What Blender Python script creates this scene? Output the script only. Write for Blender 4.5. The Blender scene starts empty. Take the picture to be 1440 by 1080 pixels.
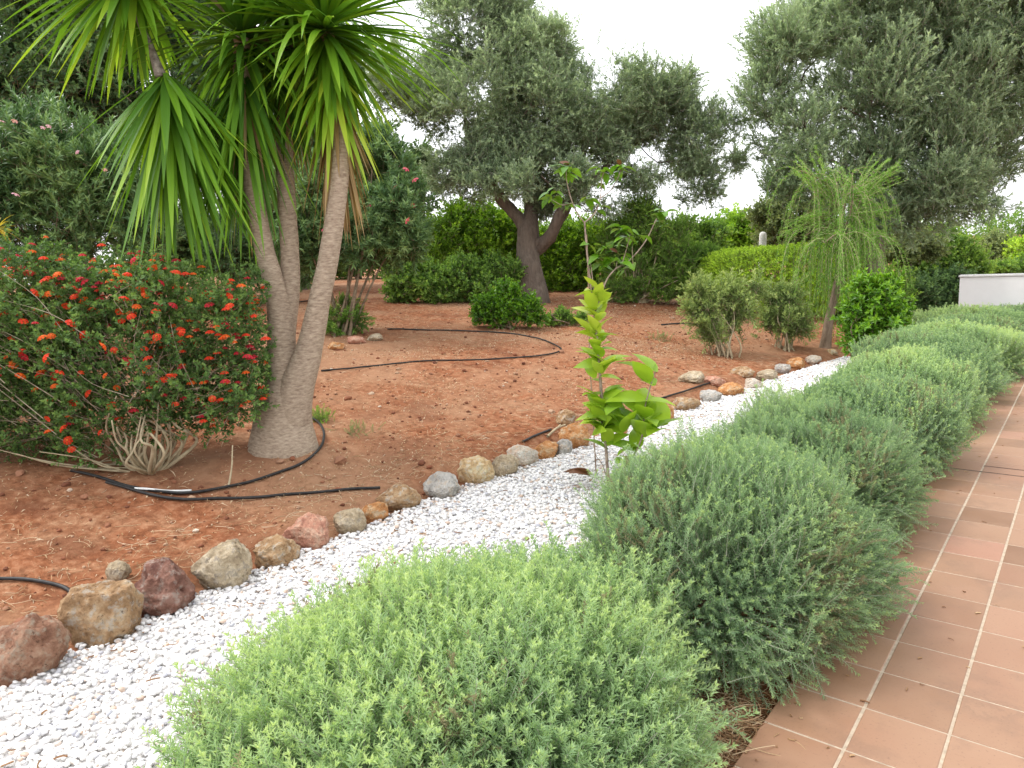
import bpy, math, random
import numpy as np
random.seed(7)
rng = np.random.default_rng(11)
sc = bpy.context.scene
R = math.radians

# ------------------------------------------------------------------ camera
CAM_H = 1.711
FPX = 1020.0
FW = np.array([-0.6205651710087075, 0.7656952336945699, -0.16914395534086255])
RT = np.array([0.7813981985883902, 0.6218972313258192, -0.05158186611687572])
UP = np.array([-0.06569416849121724, 0.16417869157323237, 0.984240637984202])
cd = bpy.data.cameras.new("camera"); cam = bpy.data.objects.new("camera", cd)
sc.collection.objects.link(cam)
from mathutils import Matrix, Vector
m = Matrix(((RT[0], UP[0], -FW[0], 0), (RT[1], UP[1], -FW[1], 0), (RT[2], UP[2], -FW[2], CAM_H), (0, 0, 0, 1)))
cam.matrix_world = m
cd.sensor_width = 36; cd.lens = 36 * FPX / 1440; cd.clip_end = 2000; cd.clip_start = 0.05
sc.camera = cam

# ------------------------------------------------------------------ light
SUN_EL, SUN_AZ = 58, 250          # azimuth: compass direction the light comes from (deg from +Y, clockwise)
w = bpy.data.worlds.new("World"); sc.world = w; w.use_nodes = True
nt = w.node_tree; bg = nt.nodes["Background"]
sky = nt.nodes.new("ShaderNodeTexSky"); sky.sky_type = 'NISHITA'; sky.sun_disc = False
sky.sun_elevation = R(SUN_EL); sky.sun_rotation = R(SUN_AZ); sky.dust_density = 3.0; sky.air_density = 1.0; sky.ozone_density = 1.0
hsv = nt.nodes.new("ShaderNodeHueSaturation"); hsv.inputs['Saturation'].default_value = 0.16; hsv.inputs['Value'].default_value = 1.55
nt.links.new(sky.outputs[0], hsv.inputs['Color']); ov = nt.nodes.new("ShaderNodeMix"); ov.data_type = 'RGBA'; ov.inputs['Factor'].default_value = .6; ov.inputs['B'].default_value = (7.6, 7.7, 8.0, 1)
nt.links.new(hsv.outputs[0], ov.inputs['A']); nt.links.new(ov.outputs['Result'], bg.inputs['Color'])
bg.inputs['Strength'].default_value = 0.15
sl = bpy.data.lights.new("sun", 'SUN'); sl.energy = 1.1; sl.angle = R(16); sl.color = (1, .97, .92)
so = bpy.data.objects.new("sun", sl); sc.collection.objects.link(so)
az, el = R(SUN_AZ), R(SUN_EL)
sd = Vector((math.sin(az) * math.cos(el), math.cos(az) * math.cos(el), math.sin(el)))
so.rotation_euler = sd.to_track_quat('Z', 'Y').to_euler(); so.location = (0, 0, 20)
sc.view_settings.view_transform = 'Standard'; sc.view_settings.look = 'None'
sc.view_settings.exposure = 0.86; sc.view_settings.gamma = 1
sc.cycles.max_bounces = 6; sc.cycles.diffuse_bounces = 4; sc.cycles.glossy_bounces = 2
sc.cycles.transmission_bounces = 3; sc.cycles.transparent_max_bounces = 4
sc.cycles.use_denoising = True

# ------------------------------------------------------------------ helpers
def at(px, py, depth):
    """point seen at photo pixel px,py at a given depth (m) in front of the camera"""
    d = FW + RT * (px - 720) / FPX - UP * (py - 540) / FPX
    return np.array([0, 0, CAM_H]) + d * depth
XR_Y = [-20, 0.0, 1.25, 2, 4.8, 5.8, 7.9, 10.9, 11.7, 14, 16, 20, 30, 60]
XR_X = [-3.5, -3.55, -3.77, -3.8, -3.8, -3.72, -3.45, -3.1, -2.95, -2.7, -3.5, -6.5, -14, -36]
def xr(y): return np.interp(y, XR_Y, XR_X)
_tab = np.random.default_rng(5).random((64, 64, 64))
def noise3(p):
    p = np.asarray(p, float); i = np.floor(p).astype(int); f = p - i; f = f * f * (3 - 2 * f)
    out = 0
    for dx in (0, 1):
        for dy in (0, 1):
            for dz in (0, 1):
                wt = (f[..., 0] if dx else 1 - f[..., 0]) * (f[..., 1] if dy else 1 - f[..., 1]) * (f[..., 2] if dz else 1 - f[..., 2])
                out = out + wt * _tab[(i[..., 0] + dx) % 64, (i[..., 1] + dy) % 64, (i[..., 2] + dz) % 64]
    return out
def fbm(p, o=4):
    p = np.asarray(p, float); s = 0; a = .5
    for k in range(o): s = s + a * (noise3(p * 2 ** k + 17.3 * k) - .5); a *= .5
    return s
def zg(x, y):
    x = np.asarray(x, float); y = np.asarray(y, float)
    d = xr(y) - .12 - x
    t = np.clip(d / .22, 0, 1); t = t * t * (3 - 2 * t)
    z = -0.05 + .10 * t + 1.6 * (1 - np.exp(-.1 * np.maximum(0, d - .2)))
    P = np.stack([x, y, 0 * x], -1)
    rough = np.clip(d / .4, 0, 1)
    z = z + rough * (.10 * fbm(P * .8, 2) + .07 * fbm(P * 4.5, 3))
    # earth bank heaped round the yucca foot
    z = z + .10 * np.exp(-((x - YUC[0]) ** 2 + (y - YUC[1]) ** 2) / .25) if YUC is not None else z
    return z
YUC = None
def G(px, py):
    """where the ray through a photo pixel meets the terrain"""
    d = FW + RT * (px - 720) / FPX - UP * (py - 540) / FPX
    t = np.linspace(1.5, 60, 6000); P = np.array([0, 0, CAM_H]) + t[:, None] * d
    k = np.argmax(P[:, 2] < zg(P[:, 0], P[:, 1]))
    return P[k] if k else P[-1]
def depth(p): return float((np.asarray(p) - [0, 0, CAM_H]) @ FW)
YUC = G(400, 640)

def mk(name, V, F, mats, mi=None, tint=None, smooth=False, parent=None):
    V = np.asarray(V, np.float32); F = np.asarray(F, np.int32)
    me = bpy.data.meshes.new(name)
    me.vertices.add(len(V)); me.vertices.foreach_set('co', V.ravel())
    n, k = F.shape
    me.loops.add(n * k); me.loops.foreach_set('vertex_index', F.ravel())
    me.polygons.add(n); me.polygons.foreach_set('loop_start', np.arange(0, n * k, k, dtype=np.int32))
    try: me.polygons.foreach_set('loop_total', np.full(n, k, np.int32))
    except Exception: pass
    if not isinstance(mats, (list, tuple)): mats = [mats]
    for mt in mats: me.materials.append(mt)
    if mi is not None: me.polygons.foreach_set('material_index', np.asarray(mi, np.int32))
    me.polygons.foreach_set('use_smooth', np.full(n, smooth, bool))
    if tint is not None:
        a = me.attributes.new('tint', 'FLOAT', 'POINT'); a.data.foreach_set('value', np.asarray(tint, np.float32))
    me.update(calc_edges=True)
    o = bpy.data.objects.new(name, me); sc.collection.objects.link(o)
    if parent is not None:
        o.parent = parent; o.matrix_parent_inverse = Matrix.Translation(-Vector(parent.location))
    return o
def tag(o, label=None, cat=None, group=None, kind=None):
    if label: o['label'] = label
    if cat: o['category'] = cat
    if group: o['group'] = group
    if kind: o['kind'] = kind
    return o
def empty(name, loc, label, cat, group=None):
    o = bpy.data.objects.new(name, None); sc.collection.objects.link(o); o.location = tuple(float(v) for v in loc)
    o.empty_display_size = .2
    return tag(o, label, cat, group)
def copy_tree(o, loc, rz, scale, label):
    c = o.copy(); sc.collection.objects.link(c); c.location = loc; c.rotation_euler = (0, 0, rz); c.scale = scale; c['label'] = label
    for ch in o.children:
        k = ch.copy(); sc.collection.objects.link(k); k.parent = c
    return c
def norm(v): v = np.asarray(v, float); return v / (np.linalg.norm(v, axis=-1, keepdims=True) + 1e-9)
def rdirs(n): return norm(rng.normal(size=(n, 3)))
class MB:
    """collects quads"""
    def __init__(s): s.V = []; s.F = []; s.M = []; s.T = []; s.n = 0
    def add(s, V, F, m=0, t=None):
        V = np.asarray(V, float); F = np.asarray(F, int)
        s.V.append(V); s.F.append(F + s.n); s.n += len(V)
        s.M.append(np.full(len(F), m) if np.isscalar(m) else np.asarray(m))
        s.T.append(np.full(len(V), .5) if t is None else (np.full(len(V), t) if np.isscalar(t) else np.asarray(t)))
    def arr(s): return np.concatenate(s.V), np.concatenate(s.F), np.concatenate(s.M), np.concatenate(s.T)
    def build(s, name, mats, parent=None, smooth=False):
        V, F, M, T = s.arr(); return mk(name, V, F, mats, M, T, smooth, parent)
def tube(pts, rad, n=6, cap=True, wob=0.0):
    pts = np.asarray(pts, float); rad = np.broadcast_to(np.asarray(rad, float), (len(pts),)).copy()
    if cap:
        pts = np.vstack([pts, pts[-1] + (pts[-1] - pts[-2]) * 1e-3]); rad = np.append(rad, rad[-1] * .05)
    T = norm(np.gradient(pts, axis=0)); T[-1] = T[-2]
    u = np.cross(T[0], [0.3, .9, .2]); u = norm(u)
    V = []; a = np.arange(n) / n * 2 * np.pi
    for i in range(len(pts)):
        u = norm(u - T[i] * (u @ T[i])); v = np.cross(T[i], u)
        rr = rad[i]
        if wob:
            q = pts[i] + np.outer(np.cos(a), u) * rad[i] + np.outer(np.sin(a), v) * rad[i]
            rr = (rad[i] * (1 + wob * 2 * fbm(q * np.array([9, 9, 2.5]), 3)))[:, None]
        V.append(pts[i] + rr * (np.outer(np.cos(a), u) + np.outer(np.sin(a), v)))
    V = np.concatenate(V); F = []
    for i in range(len(pts) - 1):
        b = i * n
        for k in range(n):
            F.append((b + k, b + (k + 1) % n, b + n + (k + 1) % n, b + n + k))
    return V, np.array(F)
def smooth_path(P, k=4):
    P = np.asarray(P, float); out = []
    Q = np.vstack([2 * P[0] - P[1], P, 2 * P[-1] - P[-2]])
    for i in range(1, len(Q) - 2):
        for t in np.arange(k) / k:
            a, b, c, d = Q[i - 1], Q[i], Q[i + 1], Q[i + 2]
            out.append(.5 * (2 * b + (c - a) * t + (2 * a - 5 * b + 4 * c - d) * t * t + (3 * b - a - 3 * c + d) * t ** 3))
    out.append(P[-1]); return np.array(out)

# leaf and twig templates: local +Z is the growing direction
def frame(d, up=None):
    d = norm(d); a = np.array([0, 0, 1.]) if up is None else np.asarray(up, float)
    x = np.cross(d, a)
    if np.linalg.norm(x) < 1e-3: x = np.array([1., 0, 0])
    x = norm(x); y = np.cross(x, d)
    return x, y, d
def leaf_small(p, d, L, W, curl=.1):
    x, y, z = frame(d)
    V = np.array([p, p + z * L * .5 - x * W / 2 + y * L * curl * .4, p + z * L - y * L * curl, p + z * L * .5 + x * W / 2 + y * L * curl * .4])
    return V, np.array([[0, 1, 2, 3]])
def leaf_big(p, d, L, W, droop=.35, fold=.25, seg=4, roll=0):
    x, y, z = frame(d)
    if roll: x, y = x * math.cos(roll) + y * math.sin(roll), -x * math.sin(roll) + y * math.cos(roll)
    V = []; pos = np.array(p, float); zz = z.copy()
    for i in range(seg + 1):
        t = i / seg; wd = W * .5 * math.sin(math.pi * min(1, .06 + .94 * t) ** .8) if t < 1 else 0
        V += [pos - x * wd + y * wd * fold, pos, pos + x * wd + y * wd * fold]
        zz = norm(zz + np.array([0, 0, -droop / seg])); pos = pos + zz * L / seg
    F = []
    for i in range(seg):
        b = 3 * i; F += [(b, b + 1, b + 4, b + 3), (b + 1, b + 2, b + 5, b + 4)]
    return np.array(V), np.array(F)
def twig(n, length, L, W, ang=50, stem=.002, droop=0.0, tip=3, whorl=0, curl=.1, big=False, t0=.15, bend=.1, rs=1):
    r = random.Random(rs); mb = MB()
    N = 5; P = np.array([[bend * length * (i / N) ** 2 * math.cos(rs), bend * length * (i / N) ** 2 * math.sin(rs), length * i / N - droop * length * (i / N) ** 2] for i in range(N + 1)])
    V, F = tube(P[:: (1 if droop else 2)] if len(P[::2]) > 1 else P, np.linspace(stem, stem * .4, len(P[:: (1 if droop else 2)])), 3, cap=False)
    mb.add(V, F, 1, .3)
    for i in range(n):
        t = t0 + (1 - t0) * i / (n - 1) if n > 1 else 1
        k = t * N; j = min(N - 1, int(k)); p = P[j] + (P[j + 1] - P[j]) * (k - j)
        az = i * 2.4 + r.uniform(-.4, .4) if not whorl else (i % whorl) * 2 * math.pi / whorl + (i // whorl) * .8 + r.uniform(-.3, .3)
        a = R(ang * (1 - .45 * t) + r.uniform(-12, 12))
        d = np.array([math.sin(a) * math.cos(az), math.sin(a) * math.sin(az), math.cos(a)])
        s = (1 - .35 * abs(t - .55)) * r.uniform(.8, 1.15)
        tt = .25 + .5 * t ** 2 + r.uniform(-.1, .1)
        if big: V, F = leaf_big(p, d, L * s, W * s, seg=2, fold=.3, droop=.5)
        else: V, F = leaf_small(p, d, L * s, W * s, curl)
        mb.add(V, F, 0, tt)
    for i in range(tip):
        az = i * 2.1; a = R(18 + 3.5 * i); d = np.array([math.sin(a) * math.cos(az), math.sin(a) * math.sin(az), math.cos(a)])
        V, F = leaf_small(P[-1], d, L * .6, W * .8, curl) if not big else leaf_big(P[-1], d, L * .7, W * .7, seg=2)
        mb.add(V, F, 0, .95)
    return mb.arr()
def scatter(mb, temps, pos, dirs, scale, base, amp=1.0):
    """instance twig templates as real geometry"""
    pos = np.asarray(pos); n = len(pos)
    if n == 0: return
    dirs = norm(dirs); scale = np.broadcast_to(scale, (n,)); base = np.broadcast_to(base, (n,))
    which = rng.integers(0, len(temps), n)
    for k, (V, F, M, T) in enumerate(temps):
        s = np.where(which == k)[0]
        if len(s) == 0: continue
        d = dirs[s]; a = norm(np.cross(d, rdirs(len(s)))); b = np.cross(d, a)
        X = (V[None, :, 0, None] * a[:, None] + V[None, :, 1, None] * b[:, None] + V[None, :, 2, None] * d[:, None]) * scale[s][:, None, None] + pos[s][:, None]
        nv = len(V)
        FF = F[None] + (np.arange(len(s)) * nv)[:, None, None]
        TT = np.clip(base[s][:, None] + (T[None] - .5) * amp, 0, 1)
        mb.add(X.reshape(-1, 3), FF.reshape(-1, 4), np.tile(M, len(s)), TT.ravel())

# ------------------------------------------------------------------ materials
def new_mat(name):
    mt = bpy.data.materials.new(name); mt.use_nodes = True
    return mt, mt.node_tree, mt.node_tree.nodes['Principled BSDF']
def ramp(nt, fac, stops):
    r = nt.nodes.new('ShaderNodeValToRGB'); e = r.color_ramp.elements
    while len(e) < len(stops): e.new(.5)
    for k, (p, c) in enumerate(stops): e[k].position = p; e[k].color = (*c, 1)
    nt.links.new(fac, r.inputs['Fac']); return r.outputs['Color']
def texnoise(nt, scale, detail=4, rough=.6, obj=True, vec=None):
    n = nt.nodes.new('ShaderNodeTexNoise'); n.inputs['Scale'].default_value = scale; n.inputs['Detail'].default_value = detail; n.inputs['Roughness'].default_value = rough
    if vec is None:
        c = nt.nodes.new('ShaderNodeTexCoord'); vec = c.outputs['Object']
    nt.links.new(vec, n.inputs['Vector']); return n.outputs['Fac']
def mix(nt, fac, a, b, mode='MIX'):
    m = nt.nodes.new('ShaderNodeMix'); m.data_type = 'RGBA'; m.blend_type = mode
    for s, v in ((m.inputs['Factor'], fac), (m.inputs['A'], a), (m.inputs['B'], b)):
        if hasattr(v, 'is_output') or isinstance(v, bpy.types.NodeSocket): nt.links.new(v, s)
        else: s.default_value = v if not isinstance(v, tuple) else (*v, 1)
    return m.outputs['Result']
def bump(nt, b, h, strength=.5, dist=.02):
    n = nt.nodes.new('ShaderNodeBump'); n.inputs['Strength'].default_value = strength; n.inputs['Distance'].default_value = dist
    nt.links.new(h, n.inputs['Height']); nt.links.new(n.outputs['Normal'], b.inputs['Normal'])
def leafmat(name, cols, rough=.5, trans=.3, spec=.35):
    mt, nt, b = new_mat(name)
    a = nt.nodes.new('ShaderNodeAttribute'); a.attribute_name = 'tint'
    k = len(cols); c = ramp(nt, a.outputs['Fac'], [(i / (k - 1), cols[i]) for i in range(k)])
    nt.links.new(c, b.inputs['Base Color']); b.inputs['Roughness'].default_value = rough
    b.inputs['Specular IOR Level'].default_value = spec
    tr = nt.nodes.new('ShaderNodeBsdfTranslucent'); br = mix(nt, 1.0, c, (1.0, 1.0, .6), 'MULTIPLY')
    nt.links.new(br, tr.inputs['Color'])
    ms = nt.nodes.new('ShaderNodeMixShader'); ms.inputs[0].default_value = trans
    nt.links.new(b.outputs[0], ms.inputs[1]); nt.links.new(tr.outputs[0], ms.inputs[2])
    nt.links.new(ms.outputs[0], nt.nodes['Material Output'].inputs['Surface'])
    return mt
def plain(name, c1, c2, scale=8, rough=.8, bstr=.3, bdist=.01, bscale=None, stops=(.35, .65), spec=.3):
    mt, nt, b = new_mat(name)
    nt.links.new(ramp(nt, texnoise(nt, scale), [(stops[0], c1), (stops[1], c2)]), b.inputs['Base Color'])
    b.inputs['Roughness'].default_value = rough; b.inputs['Specular IOR Level'].default_value = spec
    if bstr: bump(nt, b, texnoise(nt, bscale or scale * 3, 6, .65), bstr, bdist)
    return mt
def bark(name, c1, c2, stretch=(8, 8, 1.2), dist=.03, ring=False):
    mt, nt, b = new_mat(name)
    c = nt.nodes.new('ShaderNodeTexCoord'); mp = nt.nodes.new('ShaderNodeMapping'); mp.inputs['Scale'].default_value = stretch
    nt.links.new(c.outputs['Object'], mp.inputs['Vector'])
    n = texnoise(nt, 3, 7, .65, vec=mp.outputs[0]); n2 = texnoise(nt, 1.3, 3)
    col = ramp(nt, n, [(.33, c1), (.68, c2)])
    col = mix(nt, n2, col, tuple(v * .7 for v in c2), 'MIX') if not ring else col
    nt.links.new(col, b.inputs['Base Color']); b.inputs['Roughness'].default_value = .9; b.inputs['Specular IOR Level'].default_value = .2
    bump(nt, b, n, .8, dist); return mt

M_olive = leafmat('olive_leaf', [(0.13, 0.191, 0.116), (0.259, 0.349, 0.213), (0.426, 0.54, 0.363), (0.639, 0.762, 0.562)], .5, .48)
M_olive2 = leafmat('olive_leaf_silver', [(0.121, 0.178, 0.107), (0.254, 0.349, 0.211), (0.415, 0.534, 0.358), (0.616, 0.741, 0.538)], .5, .48)
M_hedge = leafmat('silver_shrub_leaf', [(0.132, 0.217, 0.12), (0.265, 0.4, 0.23), (0.387, 0.541, 0.316), (0.549, 0.681, 0.326)], .6, .45)
M_hedge_y = leafmat('fresh_shrub_leaf', [(0.15, 0.235, 0.121), (0.31, 0.459, 0.254), (0.45, 0.609, 0.345), (0.619, 0.747, 0.386)], .6, .45)
M_yuc = leafmat('yucca_leaf', [(0.043, 0.128, 0.019), (0.108, 0.256, 0.025), (0.227, 0.456, 0.032), (0.512, 0.683, 0.065)], .42, 0.4, .35)
M_dead = leafmat('dead_leaf', [(.22, .14, .06), (.36, .24, .11), (.48, .35, .17)], .7, .3)
M_drytip = leafmat('dry_tip', [(.20, .17, .10), (.32, .28, .17), (.42, .38, .24)], .7, .3)
M_lant = leafmat('lantana_leaf', [(0.05, 0.111, 0.031), (0.105, 0.204, 0.055), (0.185, 0.32, 0.086), (0.32, 0.469, 0.135)], .55, 0.35)
M_olean = leafmat('oleander_leaf', [(0.058, 0.124, 0.051), (0.109, 0.211, 0.079), (0.204, 0.336, 0.124), (0.349, 0.495, 0.204)], .45, 0.3)
M_dark = leafmat('dark_leaf', [(0.048, 0.096, 0.048), (0.096, 0.18, 0.073), (0.168, 0.288, 0.107), (0.288, 0.432, 0.168)], .45, .35)
M_bright = leafmat('bright_leaf', [(0.085, 0.185, 0.022), (0.185, 0.355, 0.028), (0.312, 0.525, 0.05), (0.51, 0.709, 0.085)], .5, 0.42)
M_mid = leafmat('green_leaf', [(0.065, 0.144, 0.029), (0.144, 0.275, 0.051), (0.26, 0.433, 0.08), (0.433, 0.606, 0.131)], .5, 0.4)
M_grey = leafmat('grey_green_leaf', [(0.116, 0.158, 0.063), (0.21, 0.273, 0.116), (0.326, 0.399, 0.179), (0.473, 0.525, 0.252)], .5, 0.42)
M_lime = leafmat('lime_leaf', [(.10, .22, .015), (.22, .40, .025), (.40, .58, .04), (.62, .72, .10)], .35, .35, .5)
M_cit = leafmat('citrus_leaf', [(.04, .12, .01), (.09, .23, .015), (.17, .36, .02), (.30, .5, .04)], .35, .3, .5)
M_wisp = leafmat('wispy_leaf', [(.14, .21, .07), (.26, .36, .12), (.4, .5, .18), (.55, .62, .26)], .5, .42)
M_weep = leafmat('weeping_leaf', [(0.065, 0.156, 0.026), (0.138, 0.301, 0.047), (0.239, 0.459, 0.073), (0.35, 0.604, 0.124)], .5, 0.45)
M_box = leafmat('clipped_leaf', [(0.14, 0.247, 0.03), (0.305, 0.479, 0.045), (0.482, 0.696, 0.061), (0.66, 0.85, 0.107)], .5, .3)
M_redleaf = leafmat('bronze_leaf', [(.12, .05, .03), (.20, .09, .05), (.26, .16, .08)], .5, .3)
M_twig = plain('twig_bark', (.16, .11, .07), (.32, .25, .17), 20, .9, .2)
M_twig_pale = plain('pale_twig_bark', (.34, .27, .17), (.52, .44, .29), 14, .9, .3)
M_twig_silver = plain('silver_twig', (.28, .29, .22), (.48, .48, .38), 30, .9, 0)
M_olive_twig = plain('olive_twig', (.20, .18, .14), (.36, .34, .27), 20, .9, 0)
M_obark = bark('olive_bark', (.07, .05, .04), (.24, .19, .15), (7, 7, 1.6), .05)
M_ybark = bark('yucca_bark', (.24, .175, .125), (.50, .40, .30), (7, 7, 24), .01, True)
M_ybase = bark('yucca_base_bark', (.16, .08, .04), (.38, .23, .14), (5, 5, 22), .012, True)

# ------------------------------------------------------------------ ground
def soil_mat():
    mt, nt, b = new_mat('red_soil')
    c = nt.nodes.new('ShaderNodeTexCoord'); v = c.outputs['Object']
    big = texnoise(nt, .55, 4, .55, vec=v); fine = texnoise(nt, 14, 8, .7, vec=v); mid = texnoise(nt, 3.2, 5, .6, vec=v)
    base = ramp(nt, fine, [(.3, (.12, .042, .020)), (.5, (.285, .108, .050)), (.72, (.47, .245, .14))])
    pale = ramp(nt, fine, [(.3, (.20, .085, .042)), (.7, (.50, .31, .185))])
    f = ramp(nt, mid, [(.45, (0, 0, 0)), (.75, (.75, .75, .75))])
    col = mix(nt, f, base, pale)
    f2 = ramp(nt, big, [(.45, (0, 0, 0)), (.62, (.65, .65, .65))]); f3 = ramp(nt, texnoise(nt, 1.4, 6, .6, vec=v), [(.36, (.55, .55, .55)), (.47, (0, 0, 0))]); col = mix(nt, f3, col, (.15, .05, .025))
    col = mix(nt, f2, col, (.38, .22, .13))
    nt.links.new(col, b.inputs['Base Color']); b.inputs['Roughness'].default_value = .95; b.inputs['Specular IOR Level'].default_value = .1
    bump(nt, b, fine, .9, .03); return mt
def make_ground():
    gx = np.concatenate([-np.geomspace(400, 17, 24), np.arange(-16.6, 3, .055), np.geomspace(3.3, 300, 18)])
    gy = np.concatenate([-np.geomspace(200, 1.6, 14), np.arange(-1.2, 16, .055), np.geomspace(16.3, 600, 30)])
    X, Y = np.meshgrid(gx, gy, indexing='ij'); Z = zg(X, Y)
    Z = Z + .012 * (noise3(np.stack([X * 22, Y * 22, X * 0], -1)) - .5) * (X < -3.6) - .02 * (X > -.86) - .06 * (X > -.8)
    P = np.stack([X, Y, Z], -1).reshape(-1, 3); ny = len(gy)
    i, j = np.meshgrid(np.arange(len(gx) - 1), np.arange(ny - 1), indexing='ij'); a = (i * ny + j).ravel()
    F = np.stack([a, a + ny, a + ny + 1, a + 1], -1)
    tag(mk('ground', P, F, soil_mat(), smooth=True), kind='structure')
make_ground()

# ------------------------------------------------------------------ tiled path
TW, TL = .2744, .285
def make_path():
    mt, nt, b = new_mat('terracotta_tile')
    a = nt.nodes.new('ShaderNodeAttribute'); a.attribute_name = 'tint'
    c = ramp(nt, a.outputs['Fac'], [(0, (.20, .10, .05)), (.45, (.285, .156, .090)), (.8, (.318, .180, .108)), (1, (.345, .175, .112))])
    n = texnoise(nt, 5, 5, .6); n2 = texnoise(nt, 1.1, 3)
    c = mix(nt, ramp(nt, n, [(.4, (0, 0, 0)), (.75, (.35, .35, .35))]), c, (.35, .22, .14))
    c = mix(nt, ramp(nt, n2, [(.45, (0, 0, 0)), (.7, (.35, .35, .35))]), c, (.27, .115, .07))
    n3 = texnoise(nt, 2.3, 7, .7); c = mix(nt, ramp(nt, n3, [(.52, (0, 0, 0)), (.62, (.4, .4, .4)), (.64, (.08, .08, .08))]), c, (.19, .11, .07))
    n4 = texnoise(nt, 90, 3, .6); c = mix(nt, ramp(nt, n4, [(.60, (0, 0, 0)), (.68, (.45, .45, .45))]), c, (.16, .09, .055))
    nt.links.new(c, b.inputs['Base Color']); b.inputs['Roughness'].default_value = .42
    r = ramp(nt, n, [(.3, (.42, .42, .42)), (.7, (.6, .6, .6))]); nt.links.new(r, b.inputs['Roughness'])
    bump(nt, b, texnoise(nt, 60, 4), .08, .004)
    grout = plain('tile_grout', (.34, .27, .20), (.48, .39, .29), 30, .9, .2, .003)
    darkg = plain('open_joint', (.03, .02, .015), (.08, .05, .04), 30, .95, 0)
    mb = MB(); x0, y0 = -.8462, 2.404
    gw, gl = .010, .007
    for i in range(0, 13):
        for j in range(-16, 60):
            xa, xb = x0 + i * TW + gw / 2, x0 + (i + 1) * TW - gw / 2
            ya, yb = y0 + (j - 0) * TL + gl / 2, y0 + (j + 1) * TL - gl / 2
            if i == 0: xa = x0
            if j == 13: ya += .006
            bev = .003; zt = rng.uniform(-.0008, .0008)
            # slab: bevelled top + sides
            V = [(xa, ya, -.045), (xb, ya, -.045), (xb, yb, -.045), (xa, yb, -.045),
                 (xa, ya, zt - bev), (xb, ya, zt - bev), (xb, yb, zt - bev), (xa, yb, zt - bev),
                 (xa + bev, ya + bev, zt), (xb - bev, ya + bev, zt), (xb - bev, yb - bev, zt), (xa + bev, yb - bev, zt)]
            F = [(0, 1, 5, 4), (1, 2, 6, 5), (2, 3, 7, 6), (3, 0, 4, 7), (4, 5, 9, 8), (5, 6, 10, 9), (6, 7, 11, 10), (7, 4, 8, 11), (8, 9, 10, 11)]
            mb.add(V, F, 0, float(np.clip(rng.normal(.5, .28), 0, 1)))
    xe = x0 + 13 * TW; ya, yb = y0 - 16 * TL, y0 + 60 * TL
    V = [(x0 + .003, ya, -.14), (xe, ya, -.14), (xe, yb, -.14), (x0 + .003, yb, -.14), (x0 + .003, ya, -.0025), (xe, ya, -.0025), (xe, yb, -.0025), (x0 + .003, yb, -.0025)]
    mb.add(V, [(0, 1, 5, 4), (1, 2, 6, 5), (2, 3, 7, 6), (3, 0, 4, 7), (4, 5, 6, 7)], 1)
    for (yy, xa) in ((y0 + 13 * TL, x0), (y0 + 13 * TL + .17, x0 + TW)):
        V = [(xa, yy - .005, .0012), (xe, yy - .005, .0012), (xe, yy + .007, .0012), (xa, yy + .007, .0012)]
        mb.add(V, [(0, 1, 2, 3)], 2)
    tag(mb.build('path', [mt, grout, darkg]), kind='structure')
make_path()

# ------------------------------------------------------------------ white gravel
def ico(sub):
    t = (1 + 5 ** .5) / 2
    V = [(-1, t, 0), (1, t, 0), (-1, -t, 0), (1, -t, 0), (0, -1, t), (0, 1, t), (0, -1, -t), (0, 1, -t), (t, 0, -1), (t, 0, 1), (-t, 0, -1), (-t, 0, 1)]
    F = [(0, 11, 5), (0, 5, 1), (0, 1, 7), (0, 7, 10), (0, 10, 11), (1, 5, 9), (5, 11, 4), (11, 10, 2), (10, 7, 6), (7, 1, 8), (3, 9, 4), (3, 4, 2), (3, 2, 6), (3, 6, 8), (3, 8, 9), (4, 9, 5), (2, 4, 11), (6, 2, 10), (8, 6, 7), (9, 8, 1)]
    V = [np.array(v) / np.linalg.norm(v) for v in V]
    for _ in range(sub):
        c = {}; F2 = []
        def mid(a, b):
            k = (min(a, b), max(a, b))
            if k not in c: v = V[a] + V[b]; V.append(v / np.linalg.norm(v)); c[k] = len(V) - 1
            return c[k]
        for a, b, d in F:
            x, y, z = mid(a, b), mid(b, d), mid(d, a); F2 += [(a, x, z), (b, y, x), (d, z, y), (x, y, z)]
        F = F2
    return np.array(V), np.array(F)
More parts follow.
